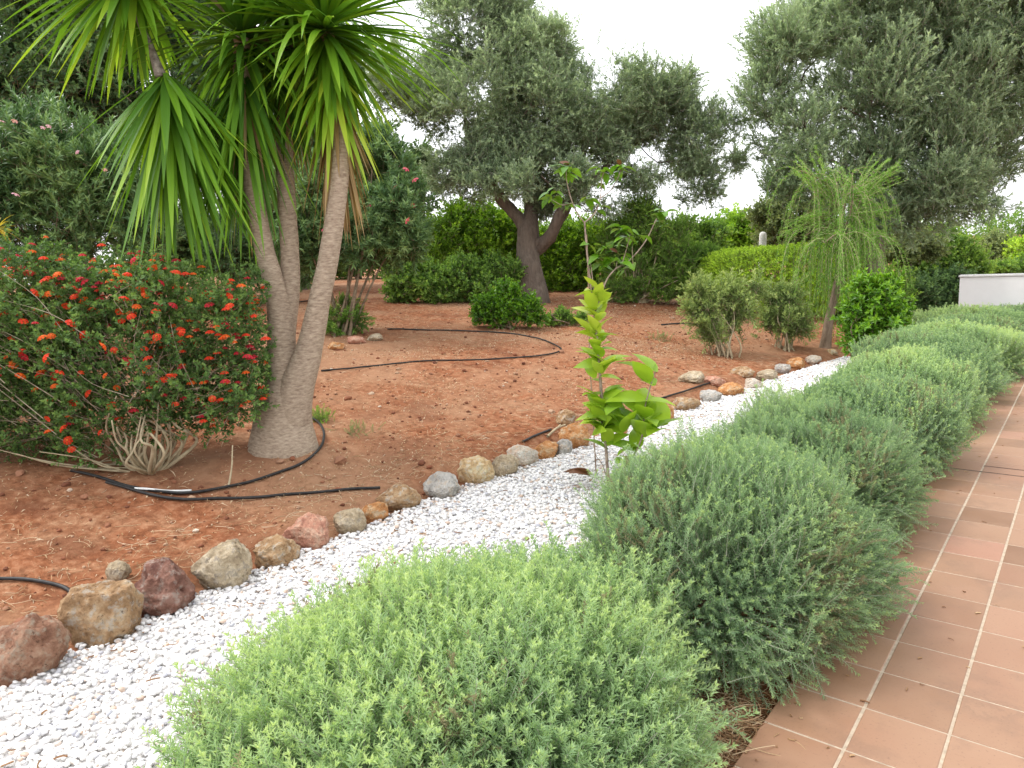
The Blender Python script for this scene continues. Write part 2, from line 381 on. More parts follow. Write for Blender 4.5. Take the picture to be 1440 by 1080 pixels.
def pebbles(n, ylo, yhi, sub, size):
    V0, F0 = ico(sub); temps = []
    for k in range(8):
        v = V0 * (1 + .9 * fbm(V0 * 1.1 + 9 * k, 2))[:, None]; temps.append(v)
    y = rng.uniform(ylo, yhi, n); xl = xr(y) - .02; x = rng.uniform(xl, -1.25 + 0 * y) if False else xl + (rng.random(n)) * (-1.75 - xl)
    z = -.035 + rng.uniform(-.012, .014, n)
    Vs = []; Fs = []; Ts = []
    which = rng.integers(0, 8, n); s = size * rng.uniform(.6, 1.35, (n, 1)) * np.stack([rng.uniform(.8, 1.3, n), rng.uniform(.7, 1.0, n), rng.uniform(.45, .75, n)], -1)
    a = rng.uniform(0, 6.28, n); tl = rng.normal(0, .35, n); tone = rng.random(n); off = 0
    for k in range(8):
        q = np.where(which == k)[0]
        v = temps[k][None] * s[q][:, None]
        # tilt about x then spin about z
        ct, st = np.cos(tl[q])[:, None], np.sin(tl[q])[:, None]
        vy = v[..., 1] * ct - v[..., 2] * st; vz = v[..., 1] * st + v[..., 2] * ct
        ca, sa = np.cos(a[q])[:, None], np.sin(a[q])[:, None]
        X = np.stack([v[..., 0] * ca - vy * sa + x[q][:, None], v[..., 0] * sa + vy * ca + y[q][:, None], vz + z[q][:, None]], -1)
        nv = len(V0); F = F0[None] + (np.arange(len(q)) * nv)[:, None, None] + off
        Vs.append(X.reshape(-1, 3)); Fs.append(F.reshape(-1, 3)); Ts.append(np.repeat(tone[q], nv)); off += len(q) * nv
    return np.concatenate(Vs), np.concatenate(Fs), np.concatenate(Ts)
def make_gravel():
    mt, nt, b = new_mat('white_pebble')
    a = nt.nodes.new('ShaderNodeAttribute'); a.attribute_name = 'tint'
    c = ramp(nt, a.outputs['Fac'], [(0, (.42, .42, .46)), (.12, (.62, .61, .62)), (.3, (.76, .74, .72)), (.9, (.84, .82, .80)), (.97, (.6, .47, .38)), (1, (.5, .36, .28))])
    nt.links.new(c, b.inputs['Base Color']); b.inputs['Roughness'].default_value = .6
    A = pebbles(26000, -.3, 3.9, 1, .0128); B = pebbles(42000, 3.9, 11.8, 0, .0145)
    V = np.concatenate([A[0], B[0]]); F = np.concatenate([A[1], B[1] + len(A[0])]); T = np.concatenate([A[2], B[2]])
    tag(mk('gravel', V, F, mt, tint=T, smooth=True), 'white marble pebbles filling the strip between the rocks and the shrubs', 'gravel', kind='stuff')
    # pale bed the pebbles lie on
    ys = np.linspace(-2.5, 11.85, 60); nx = 8; P = []
    for y in ys:
        xl = xr(y) + .02
        for k in range(nx): P.append((xl + (-1.75 - xl) * k / (nx - 1), y, -.043))
    F = [(i * nx + k, i * nx + k + 1, (i + 1) * nx + k + 1, (i + 1) * nx + k) for i in range(len(ys) - 1) for k in range(nx - 1)]
    tag(mk('gravel_bed', P, F, plain('gravel_dust', (.62, .60, .58), (.8, .78, .76), 60, .95, .3)), kind='structure')
make_gravel()

# ------------------------------------------------------------------ dry litter on the soil
def make_litter():
    M_l = leafmat('straw', [(.20, .09, .04), (.40, .24, .12), (.58, .42, .25), (.66, .55, .40)], .8, .15)
    n = 150000
    x = -3.9 - rng.gamma(1.6, 2.6, n); y = rng.uniform(-1.5, 16.5, n)
    den = noise3(np.stack([x * .7, y * .7, 0 * x], -1)); keep = (rng.random(n) < (.18 + 1.5 * np.clip(den - .4, 0, 1))) & (x > -17)
    x, y = x[keep], y[keep]; n = len(x)
    L = rng.uniform(.012, .045, n) * (1 + (rng.random(n) < .12) * 1.8); W = rng.uniform(.0025, .007, n) * (1 + 1.5 * (L < .02))
    a = rng.uniform(0, 6.28, n); dz = rng.normal(0, .25, n)
    P = np.stack([x, y, zg(x, y) + rng.uniform(.001, .012, n)], -1)
    d = np.stack([np.cos(a), np.sin(a), dz], -1); s = np.stack([-np.sin(a), np.cos(a), rng.normal(0, .5, n)], -1)
    lift = np.zeros((n, 3)); lift[:, 2] = L * .2
    V = np.stack([P - d * L[:, None] / 2 - s * W[:, None] / 2, P - s * W[:, None] / 2 + lift, P + d * L[:, None] / 2 , P + s * W[:, None] / 2 + lift], 1)
    T = np.repeat(rng.random(n), 4)
    tag(mk('dry_litter', V.reshape(-1, 3), np.arange(4 * n).reshape(-1, 4), M_l, tint=T), 'dry straw and wood chips scattered over the red soil', 'litter', kind='stuff')
    # coarse brown straw in the planting strip by the tile edge and around the rocks
    mb = MB()
    def curl(p, L, w, t, up=.6):
        az = rng.uniform(0, 6.28); k = rng.normal(0, 2.2)
        pts = []; q = np.array(p, float); h = rng.uniform(0, up)
        for i in range(6):
            pts.append(q.copy()); q = q + L / 5 * np.array([math.cos(az), math.sin(az), h * .5]); az += k / 5; h -= .28 * up + .05
        pts = np.array(pts); pts[:, 2] = np.maximum(pts[:, 2], p[2] - .006)
        V, F = tube(pts, w, 3, cap=False); mb.add(V, F, 0, t)
    for _ in range(900):
        x = rng.uniform(-1.4, -.86); y = rng.uniform(1.2, 4.2)
        curl((x, y, float(zg(x, y)) + rng.uniform(0, .03)), rng.uniform(.05, .16), .0011, rng.uniform(0, .5))
    for _ in range(700):
        curl((-.96 + rng.normal(0, .05), 2.3 + rng.normal(0, .16), -.05 + rng.uniform(0, .05)), rng.uniform(.06, .2), .0014, rng.uniform(0, .8), .7)
    for _ in range(1100):
        y = rng.uniform(.3, 11); x = float(xr(y)) - rng.uniform(.1, .75)
        curl((x, y, float(zg(x, y)) + .003), rng.uniform(.04, .18), .0013, rng.uniform(.2, 1), .5)
    for _ in range(900):
        c = [G(80, 770), G(450, 720), G(760, 590), G(560, 450), G(640, 470), G(900, 520)][rng.integers(0, 6)]
        x = c[0] + rng.normal(0, .6); y = c[1] + rng.normal(0, .6)
        if x > xr(y) - .15: continue
        curl((x, y, float(zg(x, y)) + .003), rng.uniform(.05, .2), .0015, rng.uniform(.2, 1), .4)
    # bits of brown leaf blown over the gravel
    for _ in range(280):
        y = rng.uniform(.4, 10); x = float(xr(y)) + rng.gamma(1.2, .35) + .03
        curl((x, y, -.012), rng.uniform(.02, .06), rng.uniform(.002, .005), rng.uniform(0, .25), .3)
    for _ in range(120):
        y = rng.uniform(1.6, 12); x = -.84 + rng.gamma(1.3, .16)
        curl((x, y, .004), rng.uniform(.01, .035), rng.uniform(.001, .0035), rng.uniform(0, .6), .15)
    tag(mb.build('dry_grass', M_l), 'curled brown grass stalks lying by the rocks and tile edge', 'dry grass', kind='stuff')
make_litter()
def clods():
    V0, F0 = ico(1); mb = MB(); n = 3600; Vs = []; Fs = []; Ts = []
    x = -3.85 - rng.gamma(1.5, 2.2, n); y = rng.uniform(-1, 15, n); k = x > -16; x, y = x[k], y[k]; n = len(x)
    sz = rng.gamma(1.4, .0045, n) + .003; T = []
    sh = [V0 * (1 + 1.1 * fbm(V0 * 1.4 + 7 * q, 3))[:, None] for q in range(8)]
    for i in range(n):
        v = sh[i % 8] * sz[i] * [1.2, 1, .8]; a = rng.uniform(0, 6.28); c_, s_ = math.cos(a), math.sin(a)
        v = np.stack([v[:, 0] * c_ - v[:, 1] * s_, v[:, 0] * s_ + v[:, 1] * c_, v[:, 2]], -1) + [x[i], y[i], float(zg(x[i], y[i])) + sz[i] * .3]
        Vs.append(v); Fs.append(F0 + i * len(V0)); Ts.append(np.full(len(V0), rng.random()))
    mt, nt, b = new_mat('soil_clod'); a = nt.nodes.new('ShaderNodeAttribute'); a.attribute_name = 'tint'
    nt.links.new(ramp(nt, a.outputs['Fac'], [(0, (.11, .035, .016)), (.55, (.24, .085, .04)), (.8, (.32, .17, .10)), (.96, (.42, .28, .18)), (1, (.6, .52, .42))]), b.inputs['Base Color']); b.inputs['Roughness'].default_value = .95
    tag(mk('soil_clods', np.concatenate(Vs), np.concatenate(Fs), mt, tint=np.concatenate(Ts), smooth=False), 'crumbs of red earth and tiny stones lying on the soil', 'soil clods', kind='stuff')
clods()

# ------------------------------------------------------------------ edging rocks
def rockmat(name, cols, pit=.5):
    mt, nt, b = new_mat(name)
    n = texnoise(nt, 9, 10, .75); n2 = texnoise(nt, 20, 9, .7)
    c = ramp(nt, n, [(.36, cols[0]), (.5, cols[1]), (.62, cols[2])])
    c = mix(nt, ramp(nt, n2, [(.52, (0, 0, 0)), (.62, (.7, .7, .7))]), c, cols[3])
    nt.links.new(c, b.inputs['Base Color']); b.inputs['Roughness'].default_value = .85; b.inputs['Specular IOR Level'].default_value = .25
    n5 = texnoise(nt, 45, 6, .7); c = mix(nt, ramp(nt, n5, [(.34, (.75, .75, .75)), (.42, (0, 0, 0))]), c, tuple(v * .45 for v in cols[0]))
    nt.links.new(c, b.inputs['Base Color']); bump(nt, b, texnoise(nt, 26, 10, .75), 1.0, .03); return mt
RM = {
    'red': rockmat('red_rock', [(0.2, 0.09, 0.055), (0.36, 0.19, 0.12), (0.48, 0.31, 0.21), (0.42, 0.36, 0.28)]),
    'maroon': rockmat('maroon_rock', [(0.13, 0.055, 0.042), (0.25, 0.12, 0.085), (0.38, 0.22, 0.17), (0.42, 0.35, 0.3)]),
    'orange': rockmat('orange_rock', [(0.36, 0.15, 0.05), (0.56, 0.26, 0.1), (0.66, 0.42, 0.22), (0.58, 0.48, 0.34)]),
    'tan': rockmat('tan_rock', [(0.28, 0.208, 0.131), (0.488, 0.384, 0.254), (0.67, 0.566, 0.41), (0.306, 0.267, 0.228)]),
    'brown': rockmat('brown_rock', [(0.24, 0.14, 0.07), (0.44, 0.27, 0.14), (0.58, 0.42, 0.26), (0.5, 0.46, 0.4)]),
    'grey': rockmat('grey_rock', [(0.306, 0.28, 0.254), (0.488, 0.462, 0.423), (0.67, 0.631, 0.579), (0.54, 0.41, 0.28)]),
    'gold': rockmat('golden_rock', [(0.436, 0.28, 0.137), (0.644, 0.449, 0.241), (0.72, 0.644, 0.423), (0.67, 0.592, 0.488)]),
    'pale': rockmat('pale_rock', [(0.436, 0.332, 0.241), (0.67, 0.579, 0.475), (0.72, 0.72, 0.67), (0.605, 0.371, 0.215)]),
    'pink': rockmat('pinkish_orange_rock', [(0.384, 0.17, 0.118), (0.566, 0.28, 0.189), (0.72, 0.462, 0.332), (0.566, 0.397, 0.293)]),
}
ROCKS = [
    (18, 918, 120, 100, 'red', 'big reddish brown boulder at the left frame edge, first of the edging row'),
    (126, 866, 122, 94, 'brown', 'slab like rock with grey top and orange tan side, second of the edging row'),
    (222, 829, 106, 80, 'maroon', 'pitted maroon rock with hollows, beside the white pebbles'),
    (163, 803, 34, 34, 'tan', 'small pale broken stone lying behind the pitted maroon rock'),
    (309, 796, 100, 74, 'tan', 'rounded olive tan boulder right of the pitted maroon rock'),
    (384, 775, 72, 46, 'brown', 'low brown rock between the olive tan boulder and the pinkish orange rock'),
    (432, 748, 72, 54, 'pink', 'pinkish orange angular rock, brightest of the near edging rocks'),
    (488, 733, 50, 40, 'tan', 'small tan rock right of the pinkish orange angular rock'),
    (527, 719, 44, 32, 'orange', 'small orange rock tucked against the big brown rock where the hose ends'),
    (560, 698, 70, 46, 'brown', 'big rough brown rock at the end of the near hose'),
    (623, 683, 62, 40, 'grey', 'pale grey oval rock, greyest of the near edging row'),
    (669, 661, 58, 44, 'gold', 'round golden yellow boulder next to the pale grey oval rock'),
    (711, 654, 46, 34, 'tan', 'tan rock between the golden boulder and the two tone pale rock'),
    (736, 640, 50, 36, 'pale', 'two tone pale and tan rock left of the flat orange rock'),
    (769, 633, 44, 28, 'orange', 'flat orange rock paired with a small grey stone'),
    (794, 628, 28, 26, 'grey', 'small grey stone leaning on the flat orange rock'),
    (811, 612, 48, 42, 'orange', 'tall orange rock directly left of the sapling stem'),
    (797, 587, 32, 28, 'brown', 'brown rock stacked behind the tall orange rock left of the sapling'),
    (874, 600, 24, 26, 'orange', 'small orange rock seen through the sapling leaves'),
    (936, 581, 38, 26, 'orange', 'orange rock just right of the sapling leaves'),
    (966, 567, 46, 24, 'brown', 'long low brown rock at the hose end beyond the sapling'),
    (1000, 556, 34, 20, 'grey', 'grey rock beyond the sapling, behind the long low brown rock'),
    (1008, 537, 40, 18, 'pink', 'bright red orange rock in the second row beyond the sapling'),
    (1031, 547, 40, 22, 'orange', 'orange rock on the pebble side in front of the bright red orange rock'),
    (975, 530, 40, 20, 'tan', 'half buried tan rock in the soil behind the far edging row'),
    (1046, 523, 38, 18, 'brown', 'brown rock in the second row below the wispy shrub'),
    (1061, 538, 28, 20, 'pale', 'pale rock on the pebble edge below the wispy shrub'),
    (1081, 526, 32, 20, 'tan', 'tan rock on the pebble edge right of the pale rock below the wispy shrub'),
    (1102, 517, 24, 16, 'grey', 'grey rock on the pebble edge before the last orange rock'),
    (1123, 510, 28, 18, 'orange', 'last orange rock of the row, left of the weeping tree foot'),
    (1146, 505, 24, 14, 'pale', 'flat pale rock in front of the weeping tree trunk'),
    (1172, 495, 18, 13, 'gold', 'small round yellowish rock ending the row at the weeping tree'),
]
def make_rock(px, py, wpx, hpx, kind, label, name='edging_rock', group='rocks edging the white pebble strip', cat='rock'):
    g = G(px, py + hpx * .42); D = depth(g)
    if px < 1180 and name == 'edging_rock' and py > 560 or True:
        d = FW + RT * (px - 720) / FPX - UP * (py + hpx * .42 - 540) / FPX
        t = (-.03 - CAM_H) / d[2]; g0 = np.array([0, 0, CAM_H]) + d * t
        if g0[0] > xr(g0[1]) - .25 and name == 'edging_rock': g = g0; D = depth(g)
    W = .93 * wpx * D / FPX; H = .93 * hpx * D / FPX
    V, F = ico(5); k = rng.uniform(0, 50, 3)
    n1 = fbm(V * 1.0 + k, 2); n2 = fbm(V * 3 + k, 4)
    # facet: cut by random planes
    P = V * (1 + .35 * n1)[:, None]
    for q in rdirs(9):
        c = rng.uniform(.62, .85); dd = P @ q; P = P - np.outer(np.maximum(0, dd - c) * .8, q)
    P = P * (1 + .34 * n2 + .10 * fbm(V * 9 + k, 3) - .10 * np.maximum(0, fbm(V * 5 + 2 * k, 2) - .08) * 3)[:, None]
    if kind == 'maroon':
        for q in norm(np.array([[.4, -.9, .5], [-.6, -.6, .6], [.8, -.2, .2], [0, -.5, 1]])):
            a = np.arccos(np.clip(V @ q, -1, 1)); P = P * (1 - .3 * np.exp(-(a / .3) ** 2))[:, None]
    P = P / (P.max(0) - P.min(0)) * np.array([W, W * rng.uniform(.75, .95), H * 1.12])
    # long axis across the view
    ang = math.atan2(RT[1], RT[0]) + rng.normal(0, .15); c, s = math.cos(ang), math.sin(ang)
    P = np.stack([P[:, 0] * c - P[:, 1] * s, P[:, 0] * s + P[:, 1] * c, P[:, 2]], -1)
    back = norm(np.array([FW[0], FW[1], 0])) * W * .3
    loc = np.array([g[0], g[1], 0]) + back; loc[2] = g[2] + H * .28
    o = mk(name, P, F, RM[kind], smooth=True); o.location = loc; tag(o, label, cat, group)
    return o
for r_ in ROCKS: make_rock(*r_)
for px, py, a, b, kd, lb in [(398 + 34, 482, 30, 14, 'brown', 'small brown stone beside the yucca trunk under the oleander'),
                         (470, 486, 26, 14, 'orange', 'orange stone left of the oleander foot'),
                         (500, 478, 30, 14, 'pink', 'reddish stone in front of the oleander stems'),
                         (528, 474, 26, 13, 'tan', 'tan stone right of the oleander foot near the hose end')]:
    make_rock(px, py, a, b, kd, lb, 'stone', 'small stones round the oleander foot', 'stone')

# ------------------------------------------------------------------ hedge mounds of silver shrubs
TH = [twig(rng_n, 1, .125, .024, 62, .011, tip=6, rs=k, bend=.35, t0=.05) for k, rng_n in enumerate((56, 60, 50, 64, 52, 58, 54))]
TH2 = [twig(24, 1, .21, .058, 64, .012, tip=6, rs=k + 20, bend=.2, t0=.1) for k in range(4)]
def mound_geo(rx, ry, h, n, temps, size, seed, yellow=0.0, lump=.25):
    """sprigs over a lumpy dome; returns foliage MB and branch MB, centred on the origin"""
    mb = MB()
    d = rdirs(int(n * 1.5)); d[:, 2] = d[:, 2] * 1.0 + .18; d = norm(d); d = d[d[:, 2] > -.42][:n]; n = len(d)
    lay = rng.random(n); shell = np.where(lay < .66, rng.uniform(.88, 1.0, n), rng.uniform(.6, .88, n))
    lum = 1 + lump * 3.2 * fbm(d * 1.3 + seed, 2) + lump * 1.8 * fbm(d * 3.3 + seed, 2) + lump * 1.1 * fbm(d * 8 + seed, 1)
    lum = lum + (rng.random(n) < .16) * rng.uniform(.02, .16, n)
    zc = h * .38
    p = d * (shell * lum)[:, None] * np.array([rx, ry, h - zc]); p[:, 2] += zc
    lowm = p[:, 2] < .02; p[lowm, 2] = rng.uniform(.0, .08, lowm.sum())
    dr = norm(d * np.array([1 / rx, 1 / ry, 1 / (h - zc)])) + np.array([0, 0, .75]) * np.clip(.35 + d[:, 2:3], .25, 1) + rng.normal(0, .34, (n, 3))
    sz = size * rng.uniform(.55, 1.45, n)
    base = np.clip(.44 + .5 * fbm(p * 2.5 + seed, 2) + rng.normal(0, .1, n) + yellow * (noise3(p * 1.6 + seed) - .35), .1, .9)
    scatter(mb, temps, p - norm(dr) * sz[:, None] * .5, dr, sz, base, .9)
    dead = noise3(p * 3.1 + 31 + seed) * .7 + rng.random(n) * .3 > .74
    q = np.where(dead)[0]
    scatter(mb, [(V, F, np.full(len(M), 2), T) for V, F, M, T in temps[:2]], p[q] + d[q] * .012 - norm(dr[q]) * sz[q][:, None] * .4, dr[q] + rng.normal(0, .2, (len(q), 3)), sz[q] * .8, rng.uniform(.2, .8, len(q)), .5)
    br = MB()
    for k in range(46):
        a = rng.uniform(0, 6.28); q = norm(np.array([math.cos(a), math.sin(a), rng.uniform(.25, 1.6)])); e = q * np.array([rx, ry, h]) * .85
        pts = smooth_path([np.array([math.cos(a), math.sin(a), 0]) * .05, e * .4 + rng.normal(0, .04, 3) + [0, 0, .02], e * .75 + rng.normal(0, .04, 3), e])
        V, F = tube(pts, np.linspace(.012, .003, len(pts)), 4); br.add(V, F)
    return mb, br
mounds = [  # x, y, rx, ry, h, n, size, yellow, label
    (-1.60, 1.62, .73, .88, .55, 10500, .185, .4, 'nearest silvery green shrub mound with pale lime tips, at the bottom edge of the photo'),
    (-1.32, 3.20, .60, .82, .75, 10000, .14, .15, 'second shrub mound from the front, dark bluish green flank overhanging the tiles'),
    (-1.36, 4.72, .60, .80, .68, 8000, .14, .5, 'third shrub mound from the front, at the dark joint in the tiles'),
]
hg = 'silvery shrubs planted in a row along the tiled path'
for k, (x, y, rx, ry, h, n, s, yl, lb) in enumerate(mounds):
    root = empty('silver_shrub', (x, y, -.04), lb, 'shrub', hg)
    a, b = mound_geo(rx, ry, h, n, TH, s, 3.3 * k, yl)
    for nm, q, mt in (('foliage', a, [M_hedge_y if k == 0 else M_hedge, M_twig_silver, M_drytip]), ('branches', b, [M_twig])):
        V, F, M, T = q.arr(); o = mk(nm, V, F, mt, M, T); o.parent = root
far_src = []
for k in range(2):
    a, b = mound_geo(.88, .92, .66, 6800, TH2, .135, 40 + 7 * k, .5 * k + .1)
    far_src.append((a, b))
far = [  # x,y,sx,sy,sz,variant,label
    (-1.42, 6.2, .75, .92, .95, 0, 'fourth shrub mound from the front, left of the narrowing tiles'),
    (-1.42, 7.6, .76, .95, .92, 1, 'yellowish green shrub mound, fifth from the front'),
    (-1.43, 9.1, .77, .95, .98, 0, 'sixth shrub mound from the front, beside the leafy citrus bush'),
    (-1.43, 10.6, .78, .98, .9, 1, 'yellow tipped shrub mound just past the leafy citrus bush'),
    (-1.5, 12.1, .8, 1.0, .88, 0, 'shrub mound third from the white wall, beyond the citrus bush'),
    (-1.45, 13.5, .85, 1.0, .85, 1, 'shrub mound second from the white wall'),
    (-1.2, 14.9, 1.1, .8, .75, 0, 'farthest shrub mound at the foot of the white wall'),
]
src = {}
for (x, y, sx, sy, sz, v, lb) in far:
    if v not in src:
        root = empty('silver_shrub', (x, y, -.04), lb, 'shrub', hg); root.scale = (sx, sy, sz)
        for nm, q, mt in (('foliage', far_src[v][0], [M_hedge if v == 0 else M_hedge_y, M_twig_silver, M_drytip]), ('branches', far_src[v][1], [M_twig])):
            V, F, M, T = q.arr(); o = mk(nm, V, F, mt, M, T); o.parent = root
        src[v] = root
    else: copy_tree(src[v], (x, y, -.04), rng.uniform(0, 6.28), (sx, sy, sz), lb)

# ------------------------------------------------------------------ trees and shrubs
def blobs_px(L, D, zj=1.0, fat=1.0):
    """spheres (centre, radius) from photo pixel discs at depth D, doubled in depth so that the crown has body"""
    out = []
    for k, b in enumerate(L):
        px, py, r = b[:3]; dz = b[3] if len(b) > 3 else 0
        rr = r * D / FPX * fat
        for s in (-1, 1):
            dd = dz + s * zj * rr * rng.uniform(.25, .75)
            out.append((at(px, py, D) + FW * [1, 1, 0] * dd, rr * rng.uniform(.85, 1)))
    return out
def fill(blobs, n, gap=.45, gf=1.6, deep=.5, seed=0, zmin=None, out=.6, up=.35, jit=.5):
    C = np.array([b[0] for b in blobs]); r = np.array([b[1] for b in blobs])
    pw = r ** 2; idx = rng.choice(len(r), int(n * 3), p=pw / pw.sum())
    u = 1 - .62 * rng.random(len(idx)) ** 1.4
    dirs = rdirs(len(idx)); P = C[idx] + dirs * (r[idx] * u)[:, None]
    lump = .22 * r[idx, None] * dirs * (fbm(P * 1.3 + seed, 2) * 2.2)[:, None]; P = P + lump * 1.5
    inside = np.full(len(P), -9.0)
    for c, q in zip(C, r): inside = np.maximum(inside, q - np.linalg.norm(P - c, axis=1))
    keep = inside < deep
    P = P + (rng.random(len(P)) < .12)[:, None] * dirs * rng.uniform(.05, .3, len(P))[:, None] * r[idx, None]
    nz = noise3(P * gf + seed); keep &= nz > gap * (.7 + .6 * rng.random(len(P)))
    if zmin is not None: keep &= P[:, 2] > zmin
    P = P[keep][:n]; dirs = dirs[keep][:n]
    d = dirs * out + np.array([0, 0, up]) + rng.normal(0, jit, P.shape)
    return P, d
def grow(trunk, targets, tip=.012, k=2.3, jit=.12, sag=.0, first=0.35, limbs=(), fixed=None):
    """limbs joining trunk nodes to every clump; pipe-model radii"""
    N = [np.array(p, float) for p in trunk]; par = [-1] + list(range(len(trunk) - 1))
    start = max(1, int(len(trunk) * first)); plen = [0.0]
    for i in range(1, len(N)): plen.append(plen[-1] + np.linalg.norm(N[i] - N[i - 1]))
    ok = [i >= start for i in range(len(N))]
    for (pts, ra, rb, frac) in limbs:
        pi = int(frac * (len(trunk) - 1)); P = smooth_path(pts, 4)
        for q, rq in zip(P, np.linspace(ra, rb, len(P))):
            plen.append(plen[pi] + np.linalg.norm(q - N[pi])); N.append(q); par.append(pi); ok.append(True); pi = len(N) - 1; fixed[pi] = rq
    tg = sorted(targets, key=lambda t: np.linalg.norm(t - N[len(trunk) - 1]))
    for t in tg:
        A = np.array(N); d = np.linalg.norm(A - t, axis=1) + .25 * np.array(plen); d[~np.array(ok)] = 1e9
        i = int(np.argmin(d)); L = np.linalg.norm(t - N[i]); m_ = max(2, int(L / .3)); a = N[i].copy(); pi = i
        pd = norm(N[i] - N[par[i]]) if par[i] >= 0 else np.array([0, 0, 1.])
        c1 = a + pd * L * .35
        for s in range(1, m_ + 1):
            f = s / m_; q = (1 - f) ** 2 * a + 2 * f * (1 - f) * c1 + f * f * t + rng.normal(0, jit * .3 * L / m_ * (f < 1), 3)
            N.append(q); par.append(pi); plen.append(plen[pi] + L / m_); ok.append(True); pi = len(N) - 1
    n = len(N); ch = [[] for _ in range(n)]
    for i in range(1, n): ch[par[i]].append(i)
    rad = np.zeros(n)
    for i in range(n - 1, -1, -1):
        rad[i] = tip if not ch[i] else sum(rad[c] ** k for c in ch[i]) ** (1 / k)
    return N, par, ch, rad
def limb_mesh(N, par, ch, rad, trunk_r=None, nt_=0, sides=8, wob=.1, fixed=None):
    mb = MB(); n = len(N); stack = [0]; rad = rad.copy()
    if trunk_r is not None:
        s = trunk_r[-1] / max(rad[nt_ - 1], 1e-6)
        rad = rad * min(1, s * 1.0)
        rad[:nt_] = np.array(trunk_r)
    for k_, v_ in (fixed or {}).items(): rad[k_] = v_
    while stack:
        i = stack.pop(); c = [i]; p = par[i]
        while ch[c[-1]]:
            k = c[-1]
            if k < nt_ - 1 and (k + 1) in ch[k]: main = k + 1
            else: main = max(ch[k], key=lambda q: rad[q])
            stack += [q for q in ch[k] if q != main]; c.append(main)
        pts = ([N[p]] if p >= 0 else []) + [N[q] for q in c]; rr = ([rad[c[0]] * 1.0] if p >= 0 else []) + [rad[q] for q in c]
        if len(pts) < 2: continue
        sd = sides * 2 if rr[0] > .12 else (sides if rr[0] > .03 else 4)
        V, F = tube(pts, rr, sd, wob=wob if rr[0] > .05 else 0); mb.add(V, F)
    return mb
def clumps_of(P, n):
    return P[rng.choice(len(P), min(n, len(P)), replace=False)]
def plant(name, label, cat, base, blobs, temps, n, size, mats, trunk=None, trunk_r=None, ntw=40, group=None, bark_m=None, tip=.008, base_t=.45, tv=.5, amp=.8, stems=0, fname='crown', tname='trunk', wob=.1, first=.4, lim_inset=.75, zmin=None, limbs=(), **kw):
    base = np.asarray(base, float); root = empty(name, base, label, cat, group)
    P, d = fill(blobs, n, zmin=(base[2] + .02 if zmin is None else zmin), **kw)
    mb = MB(); s = size * rng.uniform(.65, 1.25, len(P))
    t = np.clip(base_t + tv * fbm(P * 1.1 + 3, 2) * 1.6 + rng.normal(0, .1, len(P)), .02, .98)
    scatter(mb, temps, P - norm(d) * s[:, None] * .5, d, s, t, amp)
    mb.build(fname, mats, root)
    if trunk is not None:
        tr = smooth_path(trunk, 4); rr = np.interp(np.linspace(0, 1, len(tr)), np.linspace(0, 1, len(trunk_r)), trunk_r)
        cen = np.array([b[0] for b in blobs]).mean(0)
        T = clumps_of(P, ntw); T = cen + (T - cen) * lim_inset
        fixed = {}; N, par, ch, rad = grow(tr, list(T), tip=tip, first=first, limbs=limbs, fixed=fixed)
        lm = limb_mesh(N, par, ch, rad, rr, len(tr), wob=wob, fixed=fixed); lm.build(tname, [bark_m or M_obark], root, smooth=True)
    elif stems:
        sm = MB(); cen = np.array([b[0] for b in blobs]).mean(0); T = clumps_of(P, stems)
        for q in T:
            s0 = base + rng.normal(0, .08, 3) * [1, 1, 0] - [0, 0, .03]; e = cen + (q - cen) * .85
            mid_ = s0 * .45 + e * .55 + rng.normal(0, .08, 3) + [0, 0, .1 * np.linalg.norm(e - s0)]
            pts = smooth_path([s0, s0 * .75 + mid_ * .25 + rng.normal(0, .03, 3) + [0, 0, .05], mid_, e])
            V, F = tube(pts, np.linspace(tip * 2.2, tip * .5, len(pts)), 4); sm.add(V, F)
        sm.build('stems', [bark_m or M_twig], root, smooth=True)
    return root
# templates
T_olive = [twig(22, 1, .25, .062, 48, .012, tip=3, rs=k, bend=.3, whorl=2) for k in range(5)]
T_olean = [twig(18, 1, .5, .085, 42, .012, tip=3, rs=k, whorl=3, curl=.15, bend=.15) for k in range(4)]
T_ovate = [twig(12, 1, .3, .15, 58, .012, tip=3, rs=k, curl=.12, bend=.3) for k in range(5)]
T_fine = [twig(26, 1, .2, .05, 60, .010, tip=3, rs=k, curl=.1, bend=.3) for k in range(4)]
T_big = [twig(9, 1, .45, .17, 62, .012, tip=3, rs=k, big=True, bend=.25, t0=.2) for k in range(4)]
T_strand = [twig(70, 1, .055, .0085, 35, .006, tip=3, rs=k, curl=.2, bend=.12, droop=0) for k in range(4)]

# --- central olive
g = G(747, 418); D1 = 15.5
b_ = at(747, 418, D1); b_[2] = float(zg(b_[0], b_[1]))
bl = blobs_px([(650, 45, 62), (735, 80, 55), (785, 62, 36), (610, 125, 55), (680, 140, 75), (645, 205, 48), (760, 160, 78), (840, 150, 68), (920, 150, 62), (980, 200, 55), (985, 255, 34),
               (900, 215, 56), (820, 215, 50), (725, 230, 46), (765, 270, 26), (565, 110, 50), (1018, 175, 32), (880, 110, 30), (1030, 230, 22), (955, 118, 26), (625, 245, 32), (665, 262, 26), (760, 290, 20), (1000, 278, 18), (715, 20, 34), (640, -10, 40), (695, 262, 30, -.8), (735, 268, 26, -1), (800, 262, 34, -.9), (845, 285, 24, -.6), (665, 235, 30, -.8)], D1)
tr = [b_ - [0, 0, .1], at(745, 385, D1), at(742, 350, D1), at(742, 325, D1)]
